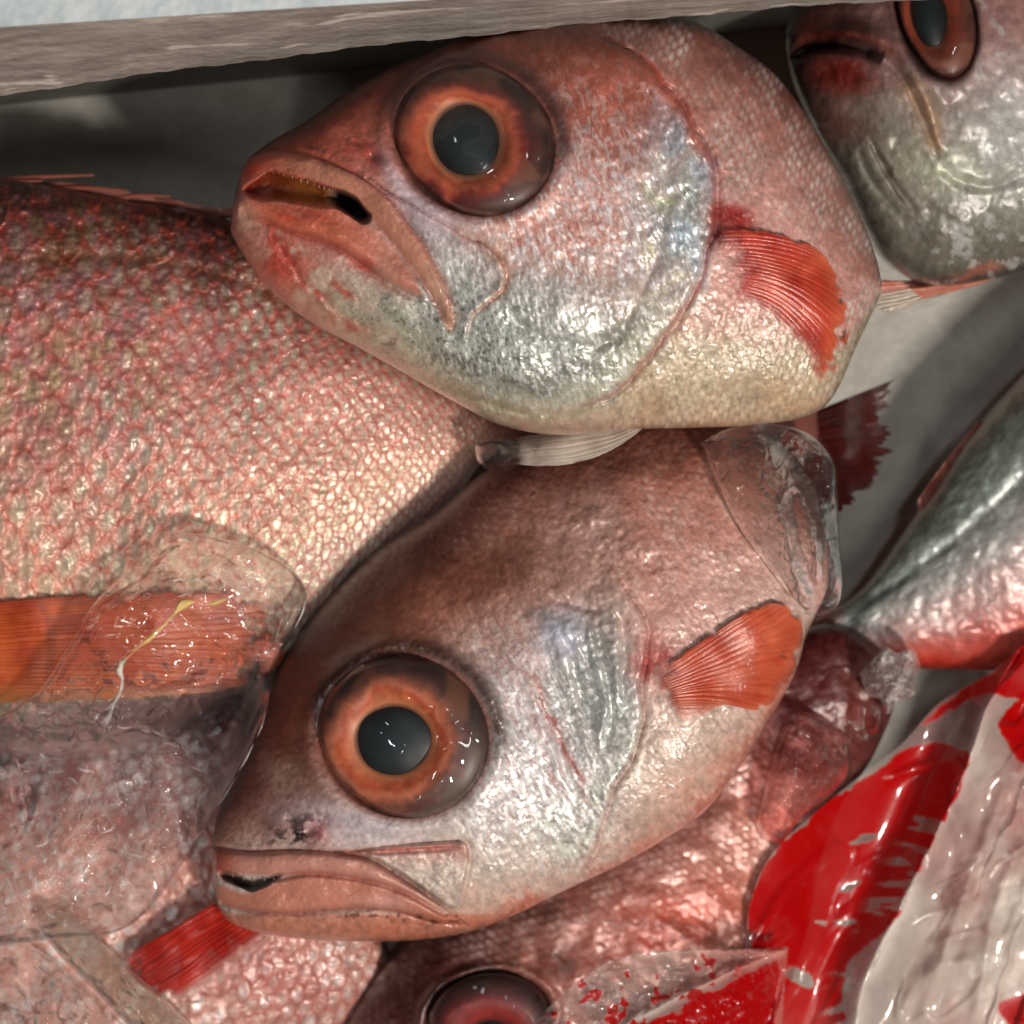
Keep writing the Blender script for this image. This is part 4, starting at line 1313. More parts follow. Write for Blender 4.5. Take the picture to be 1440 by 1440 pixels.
def detail4(X, Y, S, T):
    z = 7 * fbm(X, Y, 80, 103, 3)
    z -= 36 * stroke(X, Y, [(1112, 84), (1140, 66), (1175, 62), (1210, 68), (1242, 82)], 9)
    z += 12 * stroke(X, Y, [(1150, 45), (1200, 46), (1250, 62), (1290, 110), (1315, 170)], 12)
    z -= 10 * stroke(X, Y, [(1240, 82), (1270, 110), (1295, 160), (1320, 225)], 6)
    z += 10 * stroke(X, Y, [(1275, 105), (1305, 150), (1322, 215)], 11)
    z -= 9 * stroke(X, Y, [(1222, 190), (1240, 230), (1262, 265), (1290, 300)], 5)
    z -= 8 * stroke(X, Y, [(1322, 230), (1350, 255), (1400, 262), (1450, 240)], 8)
    z -= 8 * stroke(X, Y, [(1205, 210), (1230, 260), (1262, 300)], 6)
    d = ell(X, Y, *E4)
    z += 6 * np.exp(-((d - 1.12) / 0.14) ** 2) - 34 * sm(1.05, 0.85, d)
    z += 1.3 * fbm(X, Y, 12, 105, 3)
    return z


def paint4(X, Y, S, T):
    Xw, Yw = X + 10 * fbm(X, Y, 40, 111, 3), Y + 10 * fbm(X, Y, 40, 112, 3)
    nz, fine = fbm(X, Y, 45, 113, 4), fbm(X, Y, 8, 114, 3)
    q = S + 0.1 * nz
    col = ramp(q, [(-1, (140, 74, 64)), (-0.5, (196, 140, 136)), (0, (196, 164, 158)), (0.4, (170, 164, 150)), (0.75, (130, 124, 110)), (1, (96, 90, 80))])
    col = mix(col, (40, 18, 16), sm(1235, 1130, Xw + 0.3 * (Y - 100)) * 0.9)  # snout end darkened, shade put into the colour
    col = mix(col, (132, 24, 16), blob(Xw, Yw, 1192, 106, 62, 32, 10, 1.6) * 0.95)
    col = mix(col, (170, 76, 44), stroke(X, Y, [(1118, 62), (1150, 45), (1200, 47), (1245, 66), (1275, 95)], 12) * 0.6)
    col = mix(col, (84, 26, 18), blob(Xw, Yw, 1175, 40, 90, 34, 8) * 0.9)  # painted shade of the box rim over the snout
    col = mix(col, (120, 70, 60), blob(Xw, Yw, 1190, 170, 60, 36, 20) * 0.85)
    col = mix(col, (176, 168, 150), blob(Xw, Yw, 1270, 240, 50, 60, -20) * 0.7)
    col = mix(col, (204, 160, 124), stroke(X, Y, [(1270, 100), (1300, 150), (1322, 220)], 14) * 0.9)
    col = mix(col, (220, 222, 190), blob(Xw, Yw, 1340, 240, 46, 22, 20) * 0.8)
    col = mix(col, (214, 220, 216), blob(Xw, Yw, 1420, 180, 50, 90, 10) * 0.7)
    col = mix(col, (20, 8, 6), stroke(X, Y, [(1112, 84), (1140, 67), (1175, 63), (1210, 69), (1242, 82)], 5.5) * 0.9)
    col = mix(col, (90, 70, 50), stroke(Xw, Yw, [(1222, 190), (1240, 230), (1262, 265), (1290, 300)], 5) * 0.7)
    col = mix(col, (206, 120, 100), blob(Xw, Yw, 1370, 378, 40, 8, -18) * 0.8)
    col = mix(col, (230, 226, 222), sm(0.3, 0.7, fbm(X, Y, 16, 115, 3)) * sm(1260, 1340, X) * 0.5)
    d = ell(X, Y, *E4)
    col = mix(col, (80, 44, 38), sm(1.25, 1.0, d) * 0.8)
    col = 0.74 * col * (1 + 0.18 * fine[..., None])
    return col, np.clip(0.1 + 0.25 * sm(0, 1, nz) + 0 * X, 0, 0.5), np.clip(0.36 + 0.12 * fine, 0.15, 0.7)


R4 = [((1104, 44), (1106, 60)), ((1120, 6), (1116, 112)), ((1160, -44), (1146, 182)), ((1220, -92), (1184, 252)), ((1300, -140), (1214, 318)), ((1400, -170), (1250, 372)), ((1500, -150), (1310, 402)),
      ((1600, -60), (1390, 394)), ((1660, 60), (1480, 365)), ((1690, 160), (1600, 300)), ((1692, 205), (1680, 232))]
b4, zf4 = fish_body("body", f4, R4, 300, 240, lambda X, Y: -90 + 0 * X, 165, 560, detail4, paint4, MAT["skin_far"], power=0.75)
fish_eye(f4, zf4, *E4, (1310, 14, 42, 66, -12), (1306, 20, 26, 50, -12), 30,
         [(0, (20, 14, 12)), (0.5, (40, 18, 12)), (0.62, (160, 76, 52)), (0.85, (150, 68, 48)), (1.0, (116, 58, 48)), (1.3, (100, 56, 48)), (1.8, (70, 42, 36))], 14)


def fin4(col, X, Y, u, v):
    return mix(col, (196, 96, 66), sm(0.5, 0.2, v) * 0.9)


fin("pelvic_fin", f4, zf4, [(1370, 372), (1376, 384), (1372, 396)], [(1228, 392), (1222, 420), (1246, 440)], 7, (150, 136, 118), (196, 178, 160), mid=[(1300, 392), (1290, 412), (1300, 424)],
    flat=lambda X, Y: -96 - 0.15 * (1370 - X), seed=61, rowmix=fin4, nu=60, nv=50)
fin("pelvic_fin", f4, zf4, [(1430, 360), (1440, 378)], [(1280, 405), (1296, 420)], 5, (186, 90, 62), (206, 120, 90), mid=[(1352, 392), (1362, 404)],
    flat=lambda X, Y: -84 + 0 * X, seed=63, nu=50, nv=36)

# ================================================================== fish at lower left (under the ice slab)
f5 = root("fish", "silvery pink fish at lower left, mostly covered by clear ice, with a bright red fin", "fish", group=FG)


def sc5(X, Y):
    a = math.radians(24)
    u = (X * math.cos(a) + Y * math.sin(a)) / 34
    v = (-X * math.sin(a) + Y * math.cos(a)) / 28
    return scales(u + 0.1 * fbm(X, Y, 80, 121, 2), v + 0.1 * fbm(X, Y, 80, 122, 2), 17)


def detail5(X, Y, S, T):
    h, e, rid, lv = sc5(X, Y)
    return 6 * (h - 0.4) + 3 * (rid - 0.5) + 10 * fbm(X, Y, 90, 123, 3) + 2 * fbm(X, Y, 9, 124, 2)


def paint5(X, Y, S, T):
    h, e, rid, lv = sc5(X, Y)
    nz, fine = fbm(X, Y, 60, 125, 4), fbm(X, Y, 8, 126, 3)
    q = S + 0.15 * nz
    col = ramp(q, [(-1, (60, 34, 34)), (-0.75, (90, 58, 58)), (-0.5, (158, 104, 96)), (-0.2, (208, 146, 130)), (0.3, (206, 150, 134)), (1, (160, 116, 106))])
    hl = np.exp(-((h - 0.79) / 0.14) ** 2) * np.exp(-(lv / 0.48) ** 2) * np.clip(0.5 + 0.6 * fbm(X, Y, 34, 48, 3), 0.05, 1)
    col = mix(col, (236, 222, 218), np.clip(hl * (0.7 + 0.8 * rid), 0, 1))
    col = mix(col, (176, 84, 76), np.clip(sm(0.15, 0, e) * 0.6 + sm(0.68, 0.5, h) * 0.4, 0, 1))
    col = mix(col, (190, 90, 84), blob(X, Y, 380, 1370, 120, 50, 20) * 0.5)
    col = col * (1 + 0.2 * fine[..., None])
    return col, np.clip(0.05 + 0.3 * hl, 0, 0.6), np.clip(0.36 - 0.1 * hl + 0.1 * fine, 0.15, 0.7)


R5 = [((-240, 1200), (-240, 1300)), ((-200, 1080), (-220, 1480)), ((-80, 1000), (-100, 1600)), ((60, 960), (60, 1640)), ((230, 940), (220, 1620)), ((350, 985), (360, 1560)), ((430, 1080), (450, 1500)),
      ((500, 1210), (510, 1440)), ((540, 1320), (538, 1390)), ((552, 1345), (550, 1360))]
b5, zf5 = fish_body("body", f5, R5, 340, 300, lambda X, Y: -270 + 0 * X, 150, 640, detail5, paint5, MAT["skin_far"], power=0.75)


def fin5(col, X, Y, u, v):
    return mix(col, (206, 160, 150), sm(0.72, 1.0, v) * 0.9)


fin("pectoral_fin", f5, zf5, [(322, 1256), (338, 1280), (356, 1304), (380, 1322)], [(168, 1350), (186, 1372), (212, 1394), (250, 1420)], 13, (140, 12, 6), (200, 44, 26), lift=(70, 24), seed=71, nu=70, nv=90, rowmix=fin5, ray_amp=3.5, fade=(0, 0.15, 0.04, 0.25))

# ================================================================== fish at the bottom (its eye cut by the frame)
f6 = root("fish", "reddish fish at the bottom edge, its glossy maroon eye cut off by the frame", "fish", group=FG)
E6 = (688, 1432, 88, 66, -8)


def sc6(X, Y):
    a = math.radians(-52)
    u = (X * math.cos(a) + Y * math.sin(a)) / 20
    v = (-X * math.sin(a) + Y * math.cos(a)) / 15
    return scales(u + 0.1 * fbm(X, Y, 80, 131, 2), v + 0.1 * fbm(X, Y, 80, 132, 2), 19)


def detail6(X, Y, S, T):
    h, e, rid, lv = sc6(X, Y)
    d = ell(X, Y, *E6)
    return 2.4 * (h - 0.4) + 1.0 * (rid - 0.5) + 9 * fbm(X, Y, 80, 133, 3) + 0.8 * fbm(X, Y, 14, 134, 3) - 40 * sm(1.04, 0.86, d) + 9 * np.exp(-((d - 1.1) / 0.1) ** 2)


def paint6(X, Y, S, T):
    h, e, rid, lv = sc6(X, Y)
    nz, fine = fbm(X, Y, 60, 135, 4), fbm(X, Y, 8, 136, 3)
    q = S + 0.12 * nz
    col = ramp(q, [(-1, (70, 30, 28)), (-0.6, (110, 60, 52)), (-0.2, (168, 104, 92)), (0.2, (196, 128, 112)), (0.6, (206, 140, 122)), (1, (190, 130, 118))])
    hl = np.exp(-((h - 0.79) / 0.14) ** 2) * np.exp(-(lv / 0.48) ** 2) * np.clip(0.5 + 0.6 * fbm(X, Y, 34, 48, 3), 0.05, 1)
    col = mix(col, (222, 186, 176), hl * (0.2 + 0.5 * rid))
    col = mix(col, (150, 62, 50), sm(0.68, 0.5, h) * 0.5)
    col = mix(col, (206, 74, 44), blob(X, Y, 950, 1300, 110, 46, -20) * 0.75)
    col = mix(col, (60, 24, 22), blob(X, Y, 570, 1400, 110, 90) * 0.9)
    col = mix(col, (84, 22, 22), sm(1040, 1120, X) * sm(1160, 1060, Y) * 0.9)  # rear end painted dark to stand for the shaded gap
    col = col * (1 + 0.2 * fine[..., None])
    return col, np.clip(0.1 + 0.3 * hl, 0, 0.5), np.clip(0.34 + 0.1 * fine, 0.15, 0.7)


R6 = [((560, 1640), (600, 1660)), ((500, 1560), (700, 1680)), ((482, 1455), (840, 1640)), ((530, 1365), (980, 1560)), ((620, 1280), (1080, 1450)), ((740, 1190), (1130, 1330)), ((860, 1110), (1150, 1230)),
      ((970, 1010), (1180, 1140)), ((1060, 930), (1230, 1060)), ((1140, 880), (1260, 980)), ((1190, 880), (1250, 925)), ((1210, 890), (1230, 905))]
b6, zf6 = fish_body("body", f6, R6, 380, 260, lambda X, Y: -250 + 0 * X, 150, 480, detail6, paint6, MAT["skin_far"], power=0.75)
fish_eye(f6, zf6, *E6, (688, 1452, 60, 42, 0), (690, 1460, 34, 26, 0), 34,
         [(0, (20, 10, 10)), (0.5, (50, 14, 12)), (0.7, (150, 44, 40)), (1.0, (130, 40, 40)), (1.3, (84, 34, 34)), (1.9, (50, 26, 26))], 24)

# ================================================================== silver fish at right
f7 = root("fish", "blurred silver grey fish tapering to a red tail at the right edge", "fish", group=FG)


def detail7(X, Y, S, T):
    return 6 * fbm(X, Y, 70, 143, 3) + 2 * fbm(X, Y, 12, 144, 3) - 6 * stroke(X, Y, [(1200, 860), (1340, 760), (1460, 650)], 7)


def paint7(X, Y, S, T):
    nz, fine = fbm(X, Y, 50, 145, 4), fbm(X, Y, 9, 146, 3)
    st = aniso(X, Y, 60, 20, 5, 147)
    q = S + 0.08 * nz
    col = ramp(q, [(-1, (150, 120, 104)), (-0.8, (120, 126, 116)), (-0.4, (128, 138, 132)), (0, (176, 168, 164)), (0.35, (206, 160, 156)), (0.62, (206, 110, 100)), (0.85, (196, 60, 40)), (1, (150, 30, 20))])  # red belly tones stand for the glow from the red bag
    col = mix(col, (222, 226, 222), stroke(X, Y, [(1270, 790), (1360, 745), (1460, 640)], 9) * (0.4 + 0.6 * sm(0, 0.6, st)))
    col = mix(col, (216, 200, 196), sm(0.2, 0.7, st) * sm(-0.2, 0.2, q) * sm(0.7, 0.4, q) * 0.6)
    col = mix(col, (190, 50, 34), sm(1200, 1140, X) * 0.7)
    return col * (1 + 0.14 * fine[..., None]), np.clip(0.3 + 0 * X, 0, 1), np.clip(0.36 + 0.1 * fine, 0.2, 0.7)


R7 = [((1108, 886), (1110, 906)), ((1150, 868), (1150, 922)), ((1215, 826), (1240, 937)), ((1290, 722), (1340, 942)), ((1380, 592), (1450, 942)), ((1500, 470), (1560, 930)), ((1620, 400), (1680, 880)), ((1700, 480), (1740, 760)), ((1740, 600), (1745, 640))]
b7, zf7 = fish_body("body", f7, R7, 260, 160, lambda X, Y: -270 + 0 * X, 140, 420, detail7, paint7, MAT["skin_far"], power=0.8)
fin("dorsal_fin", f7, zf7, [(1292, 726), (1340, 662), (1384, 600)], [(1290, 704), (1330, 648), (1378, 588)], 8, (150, 84, 70), (190, 130, 112), flat=lambda X, Y: -262 + 0 * X, seed=73, nu=14, nv=50)


# ================================================================== ice
def piece(name, label, cat, outline, centre, th, matname, base, nz=(6, 30), seed=0, p=2.6, nr=60, na=200, group=None, ridged=0.0, extra=None, sink=70):
    """closed lump over the surface below: star-shaped outline about centre"""
    o_ = spline(np.vstack([outline, outline[:1]]), na + 1)[:-1]
    r = np.sin(np.linspace(0, math.pi / 2, nr))
    X = centre[0] + r[:, None] * (o_[None, :, 0] - centre[0])
    Y = centre[1] + r[:, None] * (o_[None, :, 1] - centre[1])
    R = r[:, None] + 0 * X
    b = base(X, Y)
    top = th * np.clip(1 - R ** p, 0, 1) ** (1 / p)
    lump = nz[0] * fbm(X, Y, nz[1], seed, 4)
    if ridged:
        n1 = 1 - np.abs(fbm(X, Y, 52, seed + 3, 3)) * 6
        n2 = 1 - np.abs(fbm(X, Y, 26, seed + 4, 2)) * 4.5
        lump = lump + ridged * (np.clip(n1, 0, 1) ** 2 + 0.5 * np.clip(n2, 0, 1) ** 2)
    if extra is not None:
        lump = lump + extra(X, Y)
    Z = b + top + lump * sm(1.0, 0.9, R)
    Zb = b - sink * np.clip(1 - R ** 4, 0, 1) ** 0.5
    n = nr * na
    V = np.concatenate([P(X, Y, Z).reshape(-1, 3), P(X[:-1], Y[:-1], Zb[:-1]).reshape(-1, 3)])
    F = [grid_faces(nr, na, 0, wrap=True), grid_faces(nr - 1, na, n, wrap=True, flip=True)]
    k = np.arange(na)
    k2 = (k + 1) % na
    F.append(np.stack([(nr - 1) * na + k, n + (nr - 2) * na + k, n + (nr - 2) * na + k2, (nr - 1) * na + k2], 1))
    ob = mesh_obj(name, V, F, MAT[matname])
    ob["label"], ob["category"] = label, cat
    if group:
        ob["group"] = group
    return ob


IG = "pieces of clear ice among the fish"
zs = zblur(5)
zs2 = zblur(16, np.maximum(zmap, -260))
SLAB = [(-90, 1040), (0, 1006), (34, 985), (62, 955), (95, 905), (130, 850), (165, 815), (200, 788), (226, 764), (250, 751), (290, 752), (330, 762), (372, 777), (405, 795), (425, 816), (432, 840), (424, 866), (410, 892), (392, 925), (384, 962), (374, 1002),
        (355, 1046), (330, 1092), (292, 1160), (245, 1232), (205, 1284), (160, 1312), (90, 1320), (0, 1330), (-90, 1340), (-120, 1200)]


def slab_base(X, Y):
    a = zat(X, Y, zs2)
    return np.maximum(np.maximum(a, zat(X, Y, zs) + 4), -150 + 0 * X) + 18


def slab_extra(X, Y):
    z = -14 * stroke(X, Y, [(60, 985), (125, 875), (165, 840), (210, 812), (236, 780), (262, 765)], 7)
    z += 10 * stroke(X, Y, [(0, 1200), (30, 1185), (48, 1150), (62, 1090), (60, 1070)], 7)
    z += 12 * blob(X, Y, 370, 830, 34, 40, 20) + 9 * blob(X, Y, 310, 800, 20, 26)
    z += 8 * stroke(X, Y, [(125, 1070), (150, 1030), (185, 1017), (215, 1020)], 5)
    z += 7 * stroke(X, Y, [(230, 995), (270, 968), (300, 964), (330, 975), (360, 955)], 5)
    return z


slab = piece("ice_slab", "large wet clear ice slab over the orange fin at left, cracked across", "ice", SLAB, (160, 1045), 56, "ice_slab", slab_base, nz=(15, 80), seed=81, p=9, nr=150, na=420, ridged=5.0, extra=slab_extra, group=IG, sink=90)
# pale crack running through the slab
cr = [((318, 842), 2.0), ((304, 848), 3.5), ((292, 850), 1.2)], [((272, 846), 2.5), ((258, 850), 8.0), ((246, 862), 2.6), ((226, 884), 1.8), ((210, 898), 3.6), ((196, 910), 1.5), ((180, 924), 1.2), ((171, 934), 3.4), ((168, 945), 4.6), ((172, 956), 1.8), ((168, 976), 2.4), ((160, 992), 1.4), ((154, 1006), 3.4), ((150, 1016), 3.0), ((148, 1022), 0.8)]
CV, CF, CC = [], [], []
for line in cr:
    p = spline([(a[0], a[1], w) for a, w in line], 60)
    t = np.gradient(p[:, :2], axis=0)
    t /= np.linalg.norm(t, axis=1)[:, None]
    nn = np.stack([-t[:, 1], t[:, 0]], 1)
    off = sum(len(v) for v in CV)
    rows = []
    for a in np.linspace(0, 2 * math.pi, 6, endpoint=False):
        w = np.clip(p[:, 2], 0.6, 9)
        xx, yy = p[:, 0] + nn[:, 0] * w * math.cos(a), p[:, 1] + nn[:, 1] * w * math.cos(a)
        rows.append(P(xx, yy, slab_base(xx, yy) + 42 + np.minimum(w, 3) * math.sin(a)))
    CV.append(np.stack(rows, 1).reshape(-1, 3))
    CF.append(grid_faces(60, 6, off, wrap=True))
    k = sm(900, 960, np.repeat(p[:, 1], 6))[:, None]
    CC.append(lin((240, 196, 120)) * (1 - k) + lin((240, 232, 224)) * k)
mesh_obj("crack", np.concatenate(CV), CF, MAT["crack"], slab, np.concatenate(CC))
# pale threads added in the slab to stand for its bright highlights
rng = np.random.RandomState(12)
CV, CF = [], []
off = 0
lines = []
for k in range(64):
    x, y = rng.uniform(-10, 340), rng.uniform(1000, 1300)
    if x > 345 - 0.62 * (y - 1000) - 14:
        continue
    a, L_, c = rng.uniform(0, 6.3), rng.uniform(8, 26), rng.uniform(-0.16, 0.16)
    p = [(x, y)]
    for j in range(6):
        a += c + rng.uniform(-0.35, 0.35)
        p.append((p[-1][0] + math.cos(a) * L_ / 6, p[-1][1] + math.sin(a) * L_ / 6))
    lines.append((p, rng.uniform(0.5, 1.5)))
for k in range(7):
    x, y = rng.uniform(200, 400), rng.uniform(765, 840)
    lines.append(([(x, y), (x + 8, y - 3), (x + 16, y + rng.uniform(-6, 8))], rng.uniform(0.6, 1.2)))
lines.append(([(374, 1000), (368, 1020), (362, 1036)], 1.6))  # edge strips drawn as the slab's bright rim highlight
lines.append(([(356, 1046), (346, 1066), (336, 1084)], 2.4))
lines.append(([(332, 1092), (318, 1116), (306, 1134)], 1.4))
lines.append(([(430, 842), (425, 862), (414, 884)], 1.2))
for p, w0 in lines:
    q = spline(p, 14)
    t = np.gradient(q, axis=0)
    t /= np.linalg.norm(t, axis=1)[:, None] + 1e-9
    nn = np.stack([-t[:, 1], t[:, 0]], 1)
    w = w0 * np.sin(np.linspace(0.15, math.pi - 0.15, 14)) * (0.7 + 0.5 * rng.rand(14))
    rows = []
    for a in np.linspace(0, 2 * math.pi, 5, endpoint=False):
        xx, yy = q[:, 0] + nn[:, 0] * w * math.cos(a), q[:, 1] + nn[:, 1] * w * math.cos(a)
        rows.append(P(xx, yy, slab_base(xx, yy) + 50 + w * math.sin(a)))
    CV.append(np.stack(rows, 1).reshape(-1, 3))
    CF.append(grid_faces(14, 5, off, wrap=True))
    off += 70
mesh_obj("glint_threads", np.concatenate(CV), CF, MAT["crack"], slab, np.tile(lin((232, 222, 218)), (off, 1)))["kind"] = "stuff"

zs = zblur(3, np.maximum(zmap, -300))


def chunk_extra(X, Y):
    z = -26 * stroke(X, Y, [(1112, 690), (1122, 750), (1134, 800), (1150, 850)], 12)
    z += 18 * stroke(X, Y, [(1150, 700), (1164, 770), (1172, 840)], 13)
    z += 14 * blob(X, Y, 1070, 690, 34, 60, -20) - 10 * stroke(X, Y, [(1030, 625), (1080, 618), (1130, 630)], 8)
    return z


zc2 = zblur(10, np.maximum(zmap, -200))
piece("ice_chunk", "smooth clear ice chunk with a finger shaped lobe behind the lower fish", "ice", [(985, 622), (1018, 604), (1060, 597), (1112, 600), (1152, 621), (1174, 654), (1178, 700), (1180, 749), (1184, 800), (1184, 830), (1174, 857), (1150, 866), (1122, 850), (1082, 800), (1042, 746), (1012, 688)],
      (1100, 715), 46, "ice", lambda X, Y: np.maximum(zat(X, Y, zc2), -40) + 4, nz=(9, 44), seed=83, p=3.2, nr=110, na=300, ridged=3, extra=chunk_extra, group=IG, sink=60)
piece("ice_chunk", "small dark glassy ice bit by the pale fin under the upper fish", "ice", [(668, 626), (690, 620), (730, 622), (768, 626), (764, 648), (730, 657), (690, 660), (672, 650)],
      (715, 640), 20, "ice", lambda X, Y: -20 + 0 * X, nz=(3, 16), seed=84, nr=40, na=120, group=IG, sink=20)
piece("ice_chunk", "upright clear ice bit with red glints beside the printed bag's upper edge", "ice", [(1062, 1160), (1075, 1105), (1090, 1060), (1108, 1012), (1128, 1000), (1160, 1012), (1190, 1040), (1198, 1080), (1180, 1110), (1130, 1150), (1100, 1185), (1080, 1186)],
      (1130, 1090), 60, "ice_red", lambda X, Y: zat(X, Y, zs2) + 10, nz=(10, 36), seed=85, nr=60, na=160, group=IG, sink=30, ridged=4)
piece("ice_chunk", "crumpled frosty ice lump in the dark gap below the silver fish", "ice", [(1208, 946), (1226, 928), (1246, 910), (1262, 918), (1284, 912), (1294, 938), (1284, 958), (1288, 976), (1262, 986), (1248, 1004), (1238, 984), (1220, 976)],
      (1252, 956), 60, "ice_frost", lambda X, Y: -170 + 0 * X, nz=(20, 14), seed=86, nr=70, na=180, group=IG, sink=40, ridged=14)
piece("ice_chunk", "long dark ice sliver lying between the lower fish and the frosty lump", "ice", [(1120, 950), (1150, 940), (1200, 960), (1236, 995), (1240, 1030), (1215, 1045), (1180, 1020), (1140, 990)],
      (1180, 990), 44, "ice_red", lambda X, Y: -215 + 0 * X, nz=(6, 24), seed=87, nr=50, na=140, group=IG, sink=30)
piece("ice_shard", "long pale ice shard slanting across the lower left corner", "ice", [(52, 1300), (66, 1276), (96, 1288), (135, 1318), (190, 1368), (250, 1422), (310, 1490), (250, 1500), (190, 1452), (120, 1380), (80, 1340)],
      (160, 1380), 30, "ice_pale", lambda X, Y: np.maximum(zat(X, Y, zs2), -150) + 26, nz=(4, 24), seed=88, nr=50, na=160, group=IG, sink=16, ridged=3)
piece("ice_chunk", "lumpy wet ice at the lower left corner below the slab", "ice", [(-60, 1330), (20, 1322), (70, 1345), (120, 1390), (180, 1450), (200, 1520), (-60, 1520)],
      (50, 1430), 40, "ice_slab", lambda X, Y: np.maximum(zat(X, Y, zs2), -150) + 6, nz=(14, 40), seed=89, nr=60, na=160, group=IG, ridged=7)


# ================================================================== printed plastic bags
def sheet(name, label, rungs, nt, ns, zfun, paint, mat, cat="plastic bag"):
    r = np.array([list(a) + list(b) for a, b in rungs], float)
    s = spline(r, nt)
    v = np.linspace(0, 1, ns)
    X = s[:, 0:1] * (1 - v) + s[:, 2:3] * v
    Y = s[:, 1:2] * (1 - v) + s[:, 3:4] * v
    Z = zfun(X, Y)
    col, al = paint(X, Y)
    o = mesh_obj(name, P(X, Y, Z), [grid_faces(nt, ns)], mat, None, col, {"alpha": al})
    o["label"], o["category"] = label, cat
    return o


# pale fish inside the bag
f8 = root("fish", "pale pinkish fish seen dimly inside the clear part of the printed bag", "fish", group=FG)


def detail8(X, Y, S, T):
    return 12 * fbm(X, Y, 90, 181, 3) + 2 * fbm(X, Y, 14, 182, 2)


def paint8(X, Y, S, T):
    n1, n2 = fbm(X, Y, 80, 183, 4), fbm(X, Y, 22, 184, 3)
    col = ramp(n1, [(-0.8, (210, 150, 142)), (-0.2, (226, 200, 190)), (0.3, (236, 224, 212)), (0.9, (240, 234, 224))])
    col = mix(col, (188, 96, 92), sm(0.2, 0.7, -n1 + 0.4 * n2) * 0.6)
    return col, np.clip(0.2 + 0.2 * n2, 0, 0.5), np.clip(0.4 + 0.1 * n2, 0.2, 0.7)


R8 = [((1400, 985), (1404, 992)), ((1372, 1030), (1450, 1005)), ((1345, 1110), (1540, 1060)), ((1310, 1200), (1620, 1180)), ((1282, 1290), (1660, 1330)), ((1252, 1380), (1670, 1450)), ((1240, 1480), (1640, 1560)),
      ((1270, 1570), (1560, 1630)), ((1340, 1630), (1480, 1660)), ((1400, 1658), (1420, 1664))]
fish_body("body", f8, R8, 220, 180, lambda X, Y: -285 + 0 * X, 130, 400, detail8, paint8, MAT["skin_far"], power=0.7)


RIDGE = [(1440, 930), (1392, 985), (1372, 1040), (1345, 1110), (1312, 1180), (1282, 1240), (1258, 1290), (1232, 1340), (1212, 1390), (1200, 1460)]
zb = zblur(22, np.maximum(zmap, -230))


def zbag(X, Y):
    d, s, t = seg_dist(X, Y, RIDGE)
    b = zat(X, Y, zb) + 24
    z = b + 66 * np.exp(-(d / 34) ** 1.4) - 20 * np.exp(-((d - 60) / 40) ** 2) * (s > 0)
    cl = (s < 0) * sm(10, 40, d)
    f1_ = 1 - np.abs(aniso(X + 14 * fbm(X, Y, 80, 171, 2), Y, -66, 240, 46, 172, 1)) * 2.6
    f2_ = 1 - np.abs(aniso(X + 10 * fbm(X, Y, 60, 173, 2), Y, -44, 150, 34, 174, 1)) * 2.8
    z += 24 * blob(X, Y, 1400, 1240, 90, 150, 10) + 10 * fbm(X, Y, 130, 151, 2)
    z += (13 * np.clip(f1_, 0, 1) ** 2 + 5 * np.clip(f2_, 0, 1) ** 2) * (0.30 + 0.7 * cl)
    for pts, a, w in [([(1060, 1330), (1110, 1250), (1180, 1180)], 12, 12), ([(1330, 1120), (1360, 1200), (1340, 1300)], 14, 14), ([(1420, 1090), (1380, 1200), (1330, 1330), (1290, 1440)], 18, 12),
                      ([(1440, 1180), (1400, 1280), (1370, 1440)], 14, 10), ([(1240, 1100), (1290, 1080), (1350, 1065)], 8, 8), ([(1120, 1420), (1150, 1340), (1200, 1270)], 8, 9), ([(1260, 1440), (1300, 1370), (1380, 1350)], 14, 12)]:
        z += a * stroke(X, Y, pts, w)
    return z


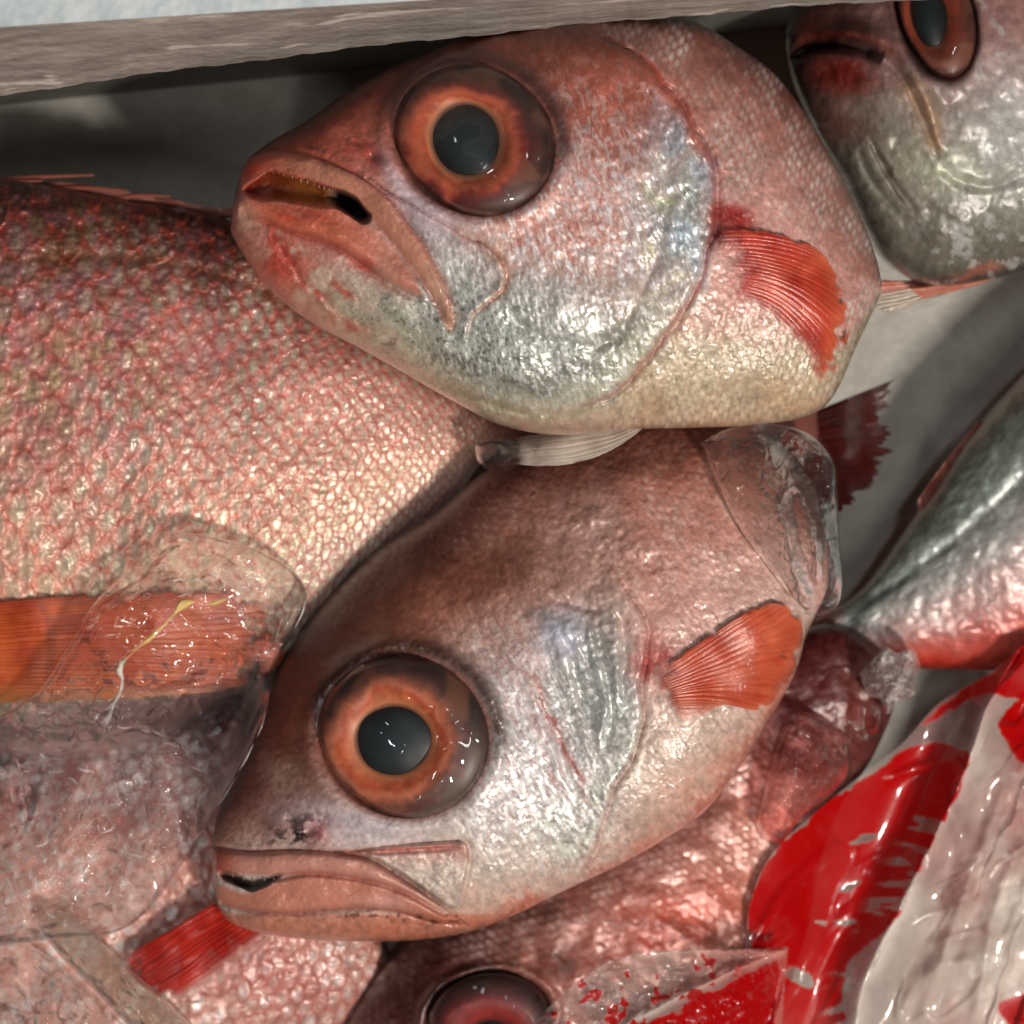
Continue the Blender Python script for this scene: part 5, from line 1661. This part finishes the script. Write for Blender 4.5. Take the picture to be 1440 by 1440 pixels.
def paint_bag(X, Y):
    Xw, Yw = X + 7 * fbm(X, Y, 40, 153, 4), Y + 7 * fbm(X, Y, 40, 154, 4)
    d, s, t = seg_dist(Xw, Yw, RIDGE)
    m1 = inpoly(Xw, Yw, [(1048, 1450), (1052, 1330), (1062, 1256), (1098, 1192), (1150, 1142), (1200, 1104), (1255, 1066), (1300, 1052), (1366, 1056), (1352, 1104), (1330, 1150), (1300, 1205), (1272, 1266), (1240, 1310), (1205, 1345), (1186, 1400), (1180, 1450)], 2.5)[0]
    m2 = inpoly(Xw, Yw, [(1290, 1020), (1340, 980), (1400, 940), (1470, 890), (1490, 990), (1440, 985), (1390, 972), (1340, 1000)], 3)[0]
    m3 = inpoly(Xw, Yw, [(1408, 1010), (1425, 990), (1470, 985), (1480, 1090), (1440, 1078), (1418, 1050)], 3)[0]
    m4 = inpoly(Xw, Yw, [(1404, 1408), (1440, 1398), (1490, 1400), (1480, 1470), (1420, 1440)], 3)[0]
    ink = np.clip(m1 + m2 + m3 + m4, 0, 1)
    # rubbed curved scratches along the fold and missing flakes
    u = aniso(X, Y - 0.0022 * (X - 1290) ** 2, 14, 60, 11, 155, 2)
    near = sm(62, 20, d) * sm(1030, 1070, Y)
    ink = ink * (1 - sm(0.34, 0.46, u) * near)
    for cx, cy, rx, ry, r in [(1125, 1375, 26, 12, 20), (1190, 1250, 16, 5, -20), (1190, 1296, 18, 4, -15), (1215, 1180, 20, 4, -18), (1150, 1300, 7, 2, 10)]:
        ink = ink * (1 - sm(1.15, 0.9, ell(Xw, Yw, cx, cy, rx, ry, r)))
    col = ramp(ink, [(0, (236, 220, 210)), (0.5, (206, 60, 50)), (0.8, (186, 3, 5)), (1, (180, 1, 3))])
    f_ = 1 - np.abs(aniso(X + 14 * fbm(X, Y, 80, 171, 2), Y, -66, 240, 46, 172, 1)) * 2.6
    milk = np.clip(0.19 + 0.10 * fbm(X, Y, 130, 157, 2) + 0.35 * np.exp(-(d / 14) ** 2) + 0.26 * (s < 0) + 0.05 * np.clip(f_, 0, 1) ** 2, 0.04, 0.85)
    pink = sm(-0.3, 0.8, fbm(X, Y, 150, 159, 2)) * (1 - ink)
    col = mix(col, (196, 120, 120), pink * 0.7)
    return col, np.clip(ink * 0.93 + (1 - ink) * milk, 0, 1)


bag = sheet("plastic_bag", "torn clear plastic bag with rubbed bright red print at lower right", [((1480, 870), (1560, 880)), ((1400, 940), (1560, 930)), ((1322, 988), (1560, 985)), ((1268, 1046), (1560, 1045)), ((1196, 1102), (1560, 1102)), ((1094, 1191), (1560, 1190)), ((1058, 1258), (1560, 1258)),
                                                   ((1048, 1330), (1560, 1330)), ((1046, 1420), (1560, 1420)), ((1050, 1540), (1560, 1540))], 300, 260, zbag, paint_bag, MAT["film"])

RIDGE2 = [(1112, 1334), (1040, 1362), (960, 1400), (880, 1442)]


def zflap(X, Y):
    d, s, t = seg_dist(X, Y, RIDGE2)
    return np.maximum(zat(X, Y, zb), -190) + 70 + 26 * np.exp(-(d / 12) ** 1.3) + 14 * stroke(X, Y, [(870, 1348), (960, 1338), (1107, 1335)], 8) + 8 * fbm(X, Y, 60, 161, 3) + 12 * stroke(X, Y, [(1107, 1335), (1100, 1400), (1085, 1450)], 6) + 3 * (1 - np.abs(fbm(X, Y, 26, 162, 3)) * 3)


def paint_flap(X, Y):
    Xw, Yw = X + 6 * fbm(X, Y, 22, 163, 4), Y + 6 * fbm(X, Y, 22, 164, 4)
    d, s, t = seg_dist(X, Y, RIDGE2)
    low = inpoly(Xw, Yw, [(900, 1450), (960, 1412), (1040, 1374), (1096, 1352), (1094, 1400), (1080, 1460), (980, 1520), (880, 1520)], 3)[0]
    low = low * (1 - 0.8 * sm(0.2, 0.5, fbm(X, Y, 24, 165, 4)) * sm(1000, 930, X))
    specks = sm(0.40, 0.46, fbm(X, Y, 20, 166, 3)) * sm(1090, 1000, X)
    ink = np.clip(low + specks * 0.9, 0, 1)
    col = ramp(ink, [(0, (220, 200, 192)), (0.6, (186, 20, 20)), (1, (166, 2, 4))])
    milk = np.clip(0.24 + 0.1 * fbm(X, Y, 40, 167, 4) + 0.5 * np.exp(-(d / 7) ** 2) + 0.25 * stroke(X, Y, [(870, 1350), (960, 1340), (1107, 1337)], 7), 0.05, 0.8)
    col = mix(col, (222, 120, 110), (1 - ink) * sm(900, 1060, X) * 0.7)
    return col, np.clip(ink * 0.95 + (1 - ink) * milk, 0, 1)


sheet("plastic_bag", "red speckled corner of a second clear bag poking in from the bottom edge", [((736, 1462), (745, 1560)), ((762, 1428), (770, 1560)), ((805, 1386), (805, 1560)), ((872, 1346), (872, 1560)), ((960, 1336), (960, 1560)), ((1040, 1335), (1040, 1550)), ((1108, 1331), (1092, 1540))], 200, 150, zflap, paint_flap, MAT["film"])
